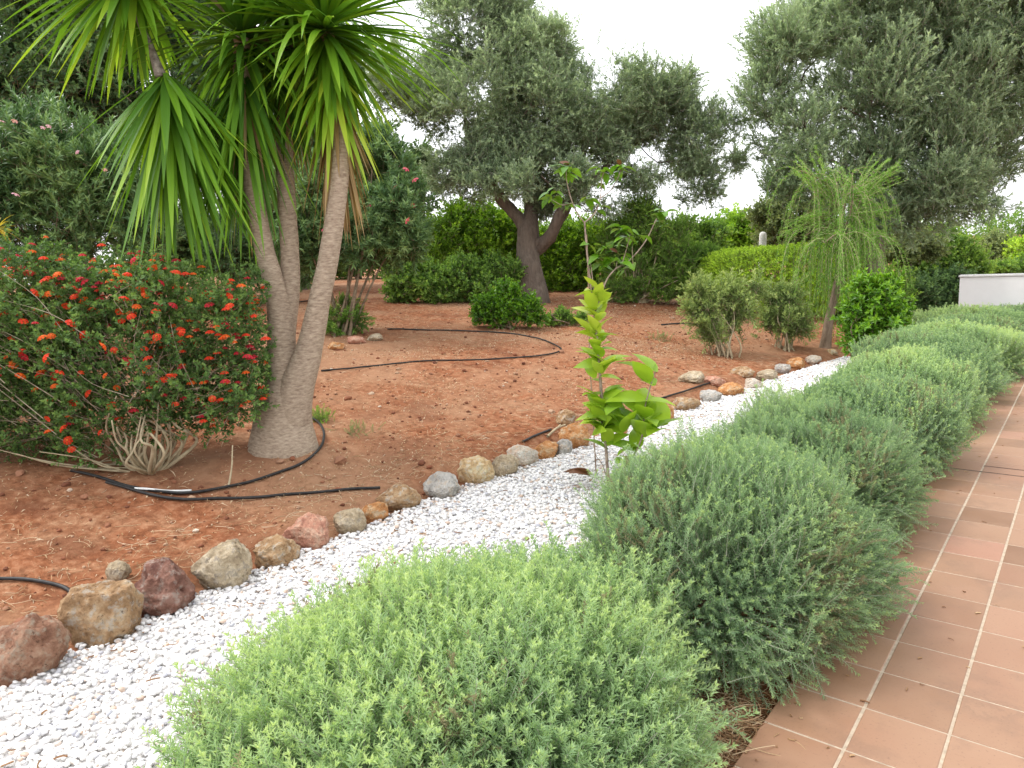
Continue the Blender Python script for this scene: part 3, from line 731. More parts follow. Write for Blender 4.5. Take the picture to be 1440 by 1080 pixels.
plant('olive_tree', 'gnarled grey green olive tree with forked dark trunk in the middle of the garden', 'tree', b_, bl, T_olive, 20500, .31, [M_olive, M_olive_twig], tr, [.42, .29, .25, .24], ntw=70, bark_m=M_obark, tip=.016, gap=.40, gf=1.6, deep=1.1, group='olive trees', wob=.35, first=.9,
      limbs=[([at(728, 305, D1), at(705, 280, D1), at(685, 250, D1 - .3), at(665, 215, D1 - .4), at(655, 170, D1 - .3)], .14, .05, .95),
             ([at(746, 300, D1 + .1), at(745, 270, D1 + .2), at(760, 230, D1 + .3), at(765, 170, D1 + .3)], .15, .05, 1.0),
             ([at(760, 348, D1), at(776, 328, D1 - .3), at(790, 296, D1 - .5), at(812, 268, D1 - .2), at(838, 250, D1 + .1), at(868, 214, D1), at(890, 175, D1 + .2)], .15, .04, .62),
             ([at(775, 330, D1 - .1), at(800, 290, D1 + .3), at(815, 240, D1 + .5), at(830, 180, D1 + .5)], .10, .04, .7)])
# --- right olive
D2 = 14.5
b_ = at(1238, 440, D2); b_[2] = float(zg(b_[0], b_[1]))
bl = blobs_px([(1100, 62, 58), (1078, 130, 40), (1120, 190, 52), (1150, 250, 46), (1190, 35, 78), (1290, 30, 80), (1390, 40, 80), (1445, 110, 75), (1220, 130, 78), (1320, 140, 85), (1395, 205, 62), (1300, 240, 72), (1220, 230, 58),
               (1365, 270, 48), (1290, 305, 42), (1225, 305, 36), (1500, 40, 90), (1200, -50, 80), (1330, -70, 90), (1450, -50, 80), (1100, 255, 30)], D2)
tr = [b_ - [0, 0, .1], at(1236, 410, D2), at(1228, 370, D2), at(1224, 330, D2)]
plant('olive_tree', 'large dense silvery olive tree on the right rising past the top of the photo', 'tree', b_, bl, T_olive, 23000, .33, [M_olive2, M_olive_twig], tr, [.30, .24, .22, .22], ntw=80, bark_m=M_obark, tip=.014, gap=.34, gf=1.5, deep=1.0, group='olive trees', wob=.3, first=.8, up=.6, jit=.35)

# --- background left: dark trees
def spot(px, py, D):
    p = at(px, py, D); p[2] = float(zg(p[0], p[1])); return p
D = 15; b_ = spot(110, 420, D)
plant('dark_tree', 'dark leafy tree filling the upper left corner behind the pink oleander', 'tree', b_, blobs_px([(20, 20, 90), (120, 30, 90), (210, 60, 70), (40, 120, 80), (150, 130, 80), (270, 40, 60), (250, 170, 60), (-60, 80, 90), (60, -40, 90), (190, -40, 90), (330, 120, 50)], D), T_ovate, 12000, .36, [M_dark, M_twig],
      [b_ - [0, 0, .1], at(112, 340, D), at(118, 260, D), at(120, 200, D)], [.3, .24, .2, .18], ntw=50, gap=.42, gf=1.4, deep=1.0, bark_m=M_obark, group='trees behind the garden')
D = 19; b_ = spot(420, 400, D)
plant('dark_tree', 'dark tree seen between the yucca leaves left of the olive', 'tree', b_, blobs_px([(380, 150, 70), (440, 220, 60), (330, 230, 60), (520, 230, 60), (575, 270, 45), (300, 60, 70), (480, 80, 50), (420, 40, 60), (380, 290, 60), (590, 230, 26), (480, 300, 50)], D), T_ovate, 6500, .42, [M_dark, M_twig],
      [b_ - [0, 0, .1], at(420, 350, D), at(415, 300, D), at(415, 250, D)], [.3, .24, .2, .18], ntw=40, gap=.46, gf=1.2, deep=1.0, bark_m=M_obark, group='trees behind the garden')

# --- pink oleander left
def flowers(root, pts, col, size=.05, name='flower_head', lab=None, n=None, petals=5):
    """shared flower mesh, one child per flower"""
    mt = FL[col]; me = FLM[col]; o0 = None
    for k, p in enumerate(pts):
        o = bpy.data.objects.new(name, me); sc.collection.objects.link(o); o.parent = root
        o.location = Vector([float(v) for v in p]) - root.location
        o.rotation_euler = (rng.uniform(.1, 1.1), rng.uniform(-.5, .5), rng.uniform(0, 6.28)); s = size * rng.uniform(.75, 1.2); o.scale = (s, s, s)
def flower_mesh(name, mt, k, ring=(1, 6, 9), loose=.25):
    mb = MB(); r = random.Random(k)
    for q, cnt in enumerate(ring):
        for i in range(cnt):
            az = i / cnt * 6.283 + q; el = 1.57 - q * .62; c = np.array([math.cos(az) * math.cos(el), math.sin(az) * math.cos(el), math.sin(el) * .6]) * .7
            nrm = norm(c + [0, 0, .3]); x, y, z = frame(nrm)
            t = r.uniform(0, 1) * .5 + (.5 if q == 0 else .15)
            for j in range(5):
                a = j * 1.2566; d = x * math.cos(a) + y * math.sin(a)
                s = .27; e = np.cross(z, d)
                V = [c, c + d * s * .6 - e * s * .4 + z * .06, c + d * s + z * .02, c + d * s * .6 + e * s * .4 + z * .06]
                mb.add(V, [(0, 1, 2, 3)], 0, min(1, t))
    V, F, M, T = mb.arr(); me_o = mk(name, V, F, mt, M, T); me = me_o.data; bpy.data.objects.remove(me_o); return me
FL = {'red': leafmat('red_petal', [(0.605, 0.022, 0.011), (0.825, 0.055, 0.013), (0.85, 0.176, 0.022)], .5, .2),
      'orange': leafmat('orange_petal', [(0.756, 0.065, 0.011), (0.85, 0.151, 0.016), (0.85, 0.302, 0.032)], .5, .2),
      'crimson': leafmat('crimson_petal', [(.42, .012, .03), (.58, .02, .04), (.7, .06, .05)], .5, .2),
      'pink': leafmat('pink_petal', [(.75, .30, .42), (.85, .5, .58), (.9, .7, .74)], .5, .3),
      'rose': leafmat('rose_petal', [(.6, .06, .12), (.75, .14, .2), (.8, .3, .32)], .5, .3)}
FLM = {k: flower_mesh('flower_head', FL[k], i, (1, 5) if k in ('pink', 'rose') else (1, 6, 9)) for i, k in enumerate(FL)}

D = 9.5; b_ = spot(60, 380, D)
ol = plant('oleander', 'tall pink flowered oleander at the left edge behind the red flowered bush', 'shrub', b_, blobs_px([(20, 230, 70), (100, 230, 65), (170, 250, 60), (40, 310, 60), (130, 310, 60), (200, 320, 45), (230, 260, 40), (-50, 260, 90), (60, 180, 40)], D, .8), T_olean, 4200, .24, [M_olean, M_twig], stems=26, bark_m=M_twig, gap=.25, gf=1.6, deep=.7, up=.5, fname='foliage', group='oleander shrubs')
fl = [(3, 173), (20, 172), (68, 179), (147, 240), (21, 276), (60, 181), (110, 215)]
flowers(ol, [at(x, y, D - 1.05) for x, y in fl], 'pink', .06, 'flower')
# --- oleander behind the yucca
g = G(490, 470); D = depth(g)
o2 = plant('oleander', 'oleander with rose flowers and bare lower stems right of the yucca trunks', 'shrub', g, blobs_px([(440, 270, 55), (500, 255, 50), (545, 250, 40), (560, 300, 42), (450, 330, 45), (510, 330, 48), (565, 340, 30), (420, 350, 35), (530, 210, 28), (585, 275, 18)], D, .8), T_olean, 3900, .26, [M_olean, M_twig], stems=9, bark_m=M_twig, gap=.33, gf=1.6, deep=.7, up=.4, fname='foliage', tip=.013, group='oleander shrubs')
flowers(o2, [at(x, y, D - rng.uniform(.5, 1.0)) for x, y in [(557, 265), (520, 292), (570, 240), (585, 255), (553, 285), (580, 290), (575, 312), (458, 325)]], 'rose', .085, 'flower')
plant('low_shrub', 'tufty green growth around the foot of the oleander stems', 'plant', g + [0, 0, 0], [(at(470, 455, D), .22), (at(500, 452, D), .2), (at(485, 440, D + .1), .22)], T_olean, 160, .22, [M_mid, M_twig], stems=6, gap=.1, fname='foliage')
# --- shrubs in the middle distance
def shrub(name, label, cat, px, py, blobs, temps, n, size, mat, D=None, z=.7, group=None, **kw):
    b = G(px, py) if D is None else spot(px, py, D)
    bl = []
    for q in blobs:
        bl.append((q[0], q[1], q[2] * .86))
        for k in range(3):
            a = rng.uniform(-.3, 3.4); bl.append((q[0] + math.cos(a) * q[2] * .75, q[1] - math.sin(a) * q[2] * .75, q[2] * rng.uniform(.25, .5)))
    return plant(name, label, cat, b, blobs_px(bl, depth(b), z), temps, n, size, [mat, M_twig], fname='foliage', group=group, **kw)
gm = 'shrubs behind the red soil'
shrub('bushy_shrub', 'bright yellow green bush behind the olive trunk on its left', 'shrub', 650, 430, [(640, 330, 40), (690, 320, 40), (615, 360, 35), (670, 370, 45), (715, 365, 40), (655, 400, 40), (720, 340, 35)], T_ovate, 3200, .34, M_bright, D=18.5, stems=14, gap=.25, deep=.7, group=gm)
shrub('bushy_shrub', 'dark green shrub with reddish specks, low in front of the bright bush', 'shrub', 630, 440, [(570, 395, 32), (610, 400, 38), (655, 400, 38), (690, 405, 30), (620, 425, 20), (560, 410, 20), (700, 390, 30)], T_ovate, 3000, .26, M_mid, D=15.3, stems=12, gap=.22, deep=.6, group=gm)
shrub('bushy_shrub', 'bright green bush right of the olive trunk', 'shrub', 800, 440, [(790, 350, 34), (830, 340, 38), (800, 390, 38), (845, 385, 34), (780, 400, 30), (850, 350, 30), (815, 415, 28)], T_ovate, 2800, .3, M_bright, D=18.5, stems=12, gap=.28, deep=.6, group=gm)
shrub('bushy_shrub', 'grey green tall shrub with pale bare stems right of the sapling', 'shrub', 900, 442, [(870, 340, 32), (910, 330, 40), (950, 340, 42), (975, 375, 34), (890, 385, 38), (940, 390, 40), (900, 300, 22), (980, 400, 30), (870, 410, 28), (925, 415, 30)], T_olive, 3600, .3, M_mid, D=15.8, stems=26, bark_m=M_twig_pale, tip=.014, gap=.28, deep=.6, up=.7, group=gm)
shrub('bushy_shrub', 'small fresh green bush at the foot of the central olive', 'shrub', 712, 462, [(690, 435, 20), (715, 428, 24), (742, 438, 20), (715, 445, 20), (675, 445, 12), (755, 448, 10)], T_ovate, 1300, .2, M_cit, stems=10, gap=.15, deep=.5, group=gm)
shrub('bushy_shrub', 'low green weeds between the olive foot and the tall grey shrub', 'shrub', 795, 458, [(790, 447, 12), (815, 450, 10), (775, 452, 10)], T_ovate, 300, .16, M_mid, stems=4, gap=.1, group=gm)
gb = 'trees behind the garden'
for (nm, lb, D, bl_, mt, n, sz) in [
    ('round_tree', 'round bright green tree on the skyline left of the white post', 26, [(1035, 320, 22), (1055, 335, 22), (1010, 335, 22), (1050, 355, 22), (1020, 360, 22)], M_bright, 1500, .5),
    ('round_tree', 'darker green tree between the tall grey shrub and the clipped hedge', 24, [(985, 345, 28), (965, 330, 24), (1000, 375, 26), (1000, 330, 18), (975, 385, 26), (1015, 395, 24)], M_mid, 1900, .45),
    ('round_tree', 'greyish brown bushy tree beneath the left side of the big olive', 20, [(1110, 300, 30), (1095, 335, 28), (1130, 330, 32), (1075, 300, 18), (1150, 300, 26), (1110, 270, 20)], M_grey, 1800, .36),
    ('round_tree', 'mid green tree right of the big olive trunk with layered boughs', 19, [(1300, 370, 36), (1340, 345, 28), (1280, 350, 30), (1335, 380, 30), (1310, 405, 30), (1275, 400, 34), (1360, 372, 24), (1345, 410, 26), (1375, 385, 14)], M_mid, 3000, .34),
    ('round_tree', 'pale yellow green scrub under the big olive above the citrus bush', 17.5, [(1265, 355, 22), (1290, 345, 20), (1245, 350, 18), (1310, 350, 16)], M_grey, 900, .3),
    ('round_tree', 'dark bush behind the far end of the shrub row', 17, [(1280, 420, 34), (1320, 415, 30), (1250, 430, 30), (1340, 400, 22), (1300, 440, 26)], M_dark, 2000, .3),
    ('round_tree', 'distant tree above the white wall with thin sky gaps', 32, [(1402, 345, 15), (1415, 360, 16), (1395, 365, 14), (1385, 372, 10)], M_grey, 700, .45),
    ('round_tree', 'distant autumn tinted tree above the wall at the right frame edge', 30, [(1440, 350, 18), (1460, 360, 25), (1432, 368, 14), (1490, 350, 30)], M_box, 900, .45),
    ('round_tree', 'shady bush between the citrus bush and the big olive trunk', 16.5, [(1190, 420, 34), (1225, 400, 30), (1160, 400, 26), (1200, 440, 24), (1140, 430, 24), (1255, 400, 26)], M_mid, 2200, .3),
    ('round_tree', 'low dark hedge line behind the white wall', 26, [(1350, 385, 16), (1325, 395, 18), (1300, 400, 20), (1380, 380, 14), (1410, 378, 14), (1440, 380, 16), (1470, 380, 16)], M_mid, 900, .4),
    ('round_tree', 'bright backlit bush far behind the oleander and yucca', 25, [(430, 350, 40), (480, 360, 35), (540, 350, 38), (590, 350, 34), (400, 320, 40), (590, 380, 26)], M_mid, 2400, .5),
    ('round_tree', 'shaded bush behind the yucca hanging leaves', 15, [(330, 350, 50), (270, 330, 50), (380, 360, 40), (230, 350, 50), (420, 385, 18)], M_dark, 2600, .34),
    ('round_tree', 'far green tree line patch behind the bright bush left of the olive', 30, [(620, 340, 34), (660, 330, 36), (700, 350, 34), (760, 350, 36), (820, 350, 36), (870, 350, 36), (920, 350, 36)], M_mid, 2600, .55),
]:
    cx = sum(b[0] for b in bl_) / len(bl_); b0 = spot(cx, 410, D); top = min(b[1] for b in bl_)
    plant(nm, lb, 'tree', b0, blobs_px(bl_, D, .8), T_ovate, n, sz, [mt, M_twig], [b0 - [0, 0, .2], b0 * .5 + at(cx, top + 50, D) * .5, at(cx, top + 30, D)], [.14, .1, .08], ntw=14, gap=.28, gf=1.2, deep=.8, group=gb, bark_m=M_obark, zmin=b0[2] - .3)

def far_wood():
    bl = []
    for px in range(-60, 1560, 26):
        D = rng.uniform(55, 75); r_ = rng.uniform(16, 30) * D / FPX
        hy = 365 + (720 - px) * .0525; c = at(px, hy + rng.uniform(-4, 10), D); bl.append((c, r_)); bl.append((c - [0, 0, 1.6], r_))
    P, d = fill(bl, 9000, gap=.2, gf=.5, deep=1.5)
    mb = MB(); scatter(mb, T_ovate[:2], P, d, 1.0 * rng.uniform(.6, 1.2, len(P)), np.clip(rng.normal(.5, .15, len(P)) + .4 * fbm(P * .3, 2), 0, 1), .5)
    tag(mb.build('distant_trees', [M_mid, M_twig]), 'low band of distant trees closing the view behind the garden', 'trees', kind='stuff')
far_wood()
# --- clipped hedge: flat topped rounded block
def clipped():
    D = 15; base = spot(1090, 450, D); root = empty('clipped_hedge', base, 'neatly clipped yellow green hedge with a flat top, behind the wispy shrubs', 'hedge')
    # rounded block of half sizes a,b,c
    top = at(1090, 352, D)[2]; h = top - base[2]; a, b = 1.35, 1.0
    n = 7500; d = rdirs(n * 2); e = 6
    k = (np.abs(d[:, 0]) ** e + np.abs(d[:, 1]) ** e + np.abs(d[:, 2]) ** e) ** (-1 / e); q = d * k[:, None]
    q = q[q[:, 2] > -.9][:n]; sh = np.where(rng.random(len(q)) < .8, 1, rng.uniform(.7, 1, len(q)))
    P = q * sh[:, None] * [a, b, h / 2]; P[:, 2] += h / 2
    nr = norm(np.sign(q) * np.abs(q) ** 5); P = P - nr * np.array([.05]) + nr * .12 * fbm(P * 2, 2)[:, None]
    c, s = math.cos(math.atan2(RT[1], RT[0])), math.sin(math.atan2(RT[1], RT[0]))
    rot = lambda v: np.stack([v[:, 0] * c - v[:, 1] * s, v[:, 0] * s + v[:, 1] * c, v[:, 2]], -1)
    P = rot(P); nr = rot(nr); mb = MB()
    scatter(mb, T_ovate, P + base, nr + rng.normal(0, .5, P.shape) + [0, 0, .3], .13 * rng.uniform(.7, 1.2, len(P)), np.clip(rng.normal(.45, .12, len(P)) + .3 * fbm(P * 2 + 5, 2), 0, 1), .7)
    # inner twigs
    mb.build('foliage', [M_box, M_twig], root)
    st = MB()
    for k in range(30):
        e_ = rot(np.array([[rng.uniform(-a, a) * .9, rng.uniform(-b, b) * .9, h * rng.uniform(.7, .95)]]))[0]; s0 = np.array([e_[0] * .5, e_[1] * .5, 0])
        V, F = tube(smooth_path([base + s0, base + s0 * .6 + e_ * .4, base + e_]), .012, 4); st.add(V, F)
    st.build('stems', [M_twig], root)
clipped()
# white post behind it
D = 17; p0 = spot(1070, 400, D); p1 = at(1073, 326, D); mbp = MB()
ax = norm(p1 - p0); pr = [p0, p0 * .5 + p1 * .5, p1 - ax * .09, p1 - ax * .04, p1 - ax * .012, p1]
V, F = tube(pr, [.085, .085, .085, .075, .05, .02], 14); mbp.add(V, F)
tag(mbp.build('post', [plain('weathered_white_paint', (.6, .58, .54), (.78, .77, .74), 9, .7, .3)], smooth=True), 'white round topped post standing behind the clipped hedge', 'post')

# --- wispy shrubs
shrub('wispy_shrub', 'wispy yellowish green shrub behind the far rocks, left of the weeping tree', 'shrub', 1020, 500, [(1000, 430, 26), (1040, 435, 26), (1015, 460, 28), (985, 410, 14), (1050, 465, 20), (1030, 410, 16), (1065, 405, 10), (1010, 480, 18), (975, 440, 10)], T_fine, 620, .38, M_wisp, stems=26, gap=.47, gf=4, deep=.5, up=.8, jit=.8, bark_m=M_twig_pale, group='wispy shrubs near the weeping tree')
shrub('wispy_shrub', 'thin grey green shrub between the wispy shrub and the weeping tree trunk', 'shrub', 1105, 492, [(1090, 425, 18), (1110, 420, 20), (1100, 450, 22), (1120, 460, 18), (1085, 455, 14), (1105, 475, 14)], T_fine, 380, .36, M_wisp, stems=16, gap=.47, gf=4, deep=.5, up=.8, jit=.8, bark_m=M_twig_pale, group='wispy shrubs near the weeping tree')
# --- citrus bush by the gravel end
b_ = np.array([-2.45, 11.0, -.04])
Dc = depth(b_)
plant('citrus_bush', 'glossy bright green leafy bush at the far end of the pebble strip', 'shrub', b_, blobs_px([(1222, 430, 26), (1240, 420, 24), (1225, 465, 30), (1250, 450, 22), (1205, 470, 16), (1235, 490, 24), (1215, 490, 18), (1262, 440, 12), (1245, 402, 12), (1215, 403, 12), (1262, 470, 16), (1200, 440, 14)], Dc, .8), T_big, 1000, .22, [M_cit, M_twig], stems=14, gap=.08, deep=.5, up=.7, fname='foliage')

# --- weeping tree
def weeping():
    g = np.array([-3.32, 12.1, 0]); g[2] = float(zg(g[0], g[1])); D = depth(g)
    root = empty('weeping_tree', g, 'slender weeping tree with drooping thread like foliage at the end of the rocks', 'tree')
    tb = MB(); A = lambda x, y, dz=0: at(x, y, D) + FW * dz
    st = [[g - [0, 0, .05], A(1166, 450), A(1178, 400), A(1186, 350), A(1183, 300)],
          [A(1166, 450), A(1172, 420), A(1190, 380, .05), A(1184, 340, .1), A(1196, 272, .1), A(1215, 252, .1)],
          [A(1183, 300), A(1168, 270), A(1150, 250), A(1120, 235, .1)], [A(1186, 340), A(1203, 300), A(1222, 268, .2)], [A(1183, 320), A(1160, 318, .2), A(1138, 328, .2)],
          [A(1183, 330), A(1195, 330, -.2), A(1212, 345, -.3)], [A(1186, 345), A(1165, 335, -.4), A(1140, 350, -.5)], [A(1186, 330), A(1190, 290, -.2), A(1188, 250, -.25)]]
    rr = [(.085, .03), (.035, .012), (.022, .006), (.022, .008), (.02, .006), (.018, .006), (.018, .006), (.02, .006)]
    ends = []
    for s, (a, b) in zip(st, rr):
        p = smooth_path(s, 5); V, F = tube(p, np.linspace(a, b, len(p)), 8, wob=.1); tb.add(V, F); ends.append(p[len(p) // 3:])
    V, F = tube(smooth_path([g - [.06, .05, .05], A(1160, 460, -.05), A(1170, 410, -.05), A(1182, 370)], 5), np.linspace(.045, .02, 16), 8); tb.add(V, F)
    tb.build('trunk', [bark('weeping_bark', (.16, .11, .08), (.38, .28, .2), (8, 8, 3), .02)], root, smooth=True)
    mb = MB()
    def strand(p, d, L, drop, t):
        q = np.array(p, float); d = norm(d); pts = [q.copy()]; k = 14
        for i in range(k): d = norm(d + np.array([0, 0, -drop / k])); q = q + d * L / k; pts.append(q.copy())
        pts = np.array(pts); pts[:, 2] = np.maximum(pts[:, 2], g[2] + .04)
        V, F = tube(pts, np.linspace(.004, .0015, len(pts)), 3, cap=False); mb.add(V, F, 1, .4)
        n = int(L * 120); ts = rng.random(n) * (k - .01); i = ts.astype(int); P = pts[i] + (pts[i + 1] - pts[i]) * (ts - i)[:, None]
        T = norm(pts[i + 1] - pts[i]); dd = norm(T * .9 + rdirs(n) * .75 ); l = rng.uniform(.035, .07, n)[:, None]
        x = norm(np.cross(dd, rdirs(n))) * .0048
        V = np.stack([P, P + dd * l * .5 + x, P + dd * l, P + dd * l * .5 - x], 1).reshape(-1, 3)
        mb.add(V, np.arange(4 * n).reshape(-1, 4), 0, np.repeat(np.clip(t + rng.normal(0, .12, n), 0, 1), 4))
    for k in range(210):
        e = ends[rng.integers(0, len(ends))]; p = e[rng.integers(0, len(e))]
        a = rng.uniform(0, 6.28); d = np.array([.5 * math.cos(a), .5 * math.sin(a), rng.uniform(-.5, .7)])
        if p[2] < g[2] + (.75 if (p - g) @ RT < .08 else 1.0): continue
        lft = (p - g) @ RT < .05
        strand(p, d, rng.uniform(.7, 2.0 if lft else 1.4), rng.uniform(3.5, 7), rng.uniform(.2, .8))
    for x, y in [(1255, 232), (1248, 248), (1262, 240), (1240, 225), (1255, 300), (1225, 240), (1190, 225), (1115, 228), (1130, 222), (1240, 340), (1250, 290), (1235, 270), (1120, 300), (1105, 320)]:
        q = A(x, y, rng.uniform(-.3, .3)); p = A(1200 if x > 1180 else 1165, 280 if y < 280 else 300); d = norm(q - p)
        for s in range(6): strand(p + rng.normal(0, .06, 3), d + rng.normal(0, .12, 3), np.linalg.norm(q - p), .25, rng.uniform(.55, .9))
    mb.build('foliage', [M_weep, M_twig_pale], root)
weeping()

# ------------------------------------------------------------------ lantana bush with red flowers
def lantana():
    g = G(215, 662); D = depth(g) + .15
    root = empty('lantana_bush', g, 'wide green bush covered in small red and orange flower heads at the left edge', 'shrub')
    L = [(60, 420, 70), (150, 410, 60), (240, 420, 62), (320, 440, 48), (350, 490, 32), (40, 500, 80), (140, 495, 75), (240, 510, 70), (320, 540, 48), (60, 585, 60), (150, 580, 60), (235, 585, 40), (-40, 460, 120), (-30, 590, 70), (60, 368, 30), (350, 400, 26), (200, 375, 28), (75, 640, 32), (345, 560, 26), (300, 590, 26)]
    bl = blobs_px(L, D, .9)
    P, d = fill(bl, 11000, gap=.27, gf=2.6, deep=.55, zmin=g[2] + .05, up=.35, jit=.55)
    hz = (P[:, 2] - g[2]); kp = rng.random(len(P)) < np.clip(.25 + hz / .75, 0, 1); P, d = P[kp], d[kp]
    mb = MB(); s = .085 * rng.uniform(.7, 1.3, len(P)); t = np.clip(.42 + .8 * fbm(P * 2.0, 2) + rng.normal(0, .12, len(P)), 0, 1)
    scatter(mb, [twig(9, 1, .42, .22, 60, .012, tip=3, rs=k, curl=.12, bend=.25) for k in range(5)], P, d, s, t, .8)
    mb.build('foliage', [M_lant, M_twig], root)
    # woody basket at the foot: thick pale stems arching out of one stump
    st = MB(); c = g + [0, 0, -.02]
    for k in range(26):
        a = rng.uniform(-2.9, .6) if k < 18 else rng.uniform(0, 6.28); a = math.atan2(RT[1], RT[0]) + a
        o = np.array([math.cos(a), math.sin(a), 0]); w_ = rng.uniform(.06, .3)
        pts = smooth_path([c + o * .03, c + o * w_ * .6 + [0, 0, .07], c + o * w_ * rng.uniform(.8, 1.3) + rng.normal(0, .03, 3) + [0, 0, .22], c + o * w_ * .9 + rng.normal(0, .04, 3) + [0, 0, .33], c + o * w_ * .6 + rng.normal(0, .08, 3) + [0, 0, .45]], 5)
        V, F = tube(pts, np.linspace(rng.uniform(.008, .019), .005, len(pts)), 7, wob=.15); st.add(V, F)
    for k in range(9):
        a = math.atan2(RT[1], RT[0]) + math.pi + rng.normal(0, .35); o = np.array([math.cos(a), math.sin(a), 0]); l = rng.uniform(.5, 1.1)
        pts = smooth_path([c + o * .02, c + o * l * .3 + [0, 0, .06], c + o * l * .7 + rng.normal(0, .05, 3) + [0, 0, .16], c + o * l + [0, 0, .28]], 5)
        V, F = tube(pts, np.linspace(.010, .004, len(pts)), 5); st.add(V, F)
    st.build('woody_stems', [M_twig_pale], root, smooth=True)
    tw = MB(); cen = np.mean([b[0] for b in bl], 0)
    C = P[rng.choice(len(P), 420)]
    for q in C:
        e = q + rng.normal(0, .03, 3); s0 = e + (c + [0, 0, .3] - e) * rng.uniform(.25, .55) + rng.normal(0, .12, 3)
        pts = smooth_path([s0, (s0 + e) / 2 + rng.normal(0, .05, 3), e], 3); V, F = tube(pts, np.linspace(.0035, .0015, len(pts)), 3, cap=False); tw.add(V, F)
    tw.build('twigs', [plain('dry_twig', (.22, .17, .12), (.40, .33, .24), 14, .9, 0)], root)
    # flower heads, put on the camera-side and top outside of the foliage
    C = np.array([b[0] for b in bl]); r = np.array([b[1] for b in bl]); out = []
    cand = rng.choice(len(P), min(len(P), 7000), replace=False); v = norm(np.array([0, 0, CAM_H]) - g)
    for i in cand:
        p = P[i]; inside = (r - np.linalg.norm(C - p, axis=1)).max()
        if inside > .22: continue
        n_ = norm(d[i]);
        if (norm(p - cen) @ v) < .0 and p[2] < g[2] + 1.0: continue
        hgt = (p[2] - g[2])
        if rng.random() > .55 + .6 * min(1, hgt / 1.2): continue
        if out and np.min(np.linalg.norm(np.array(out) - p, axis=1)) < .035: continue
        out.append(p + v * .06 + [0, 0, .03])
        if len(out) > 620: break
    pts = np.array(out); dv = pts - [0, 0, CAM_H]; dep = dv @ FW; px = 720 + FPX * (dv @ RT) / dep; infr = (px > 0)
    order = np.argsort(np.where(infr, dep, dep + 100)); near = pts[order[:96]]; rest = pts[order[96:]]
    cols = ['red', 'orange', 'red', 'crimson', 'orange', 'red']
    for k, p in enumerate(near): flowers(root, [p], cols[k % 6], .040, 'flower_head')
    mbs = MB(); me = FLM['red']; n = len(me.vertices); co = np.empty(n * 3); me.vertices.foreach_get('co', co); co = co.reshape(-1, 3)
    F0 = np.empty(len(me.loops), int); me.loops.foreach_get('vertex_index', F0); F0 = F0.reshape(-1, 4); T0 = np.empty(n); me.attributes['tint'].data.foreach_get('value', T0)
    for k, p in enumerate(rest): mbs.add(co * .040 * rng.uniform(.8, 1.2) + p, F0, int(k % 3), T0)
    tag(mbs.build('flower_heads', [FL['red'], FL['orange'], FL['crimson']], root), kind='stuff')
    return g
LG = lantana()

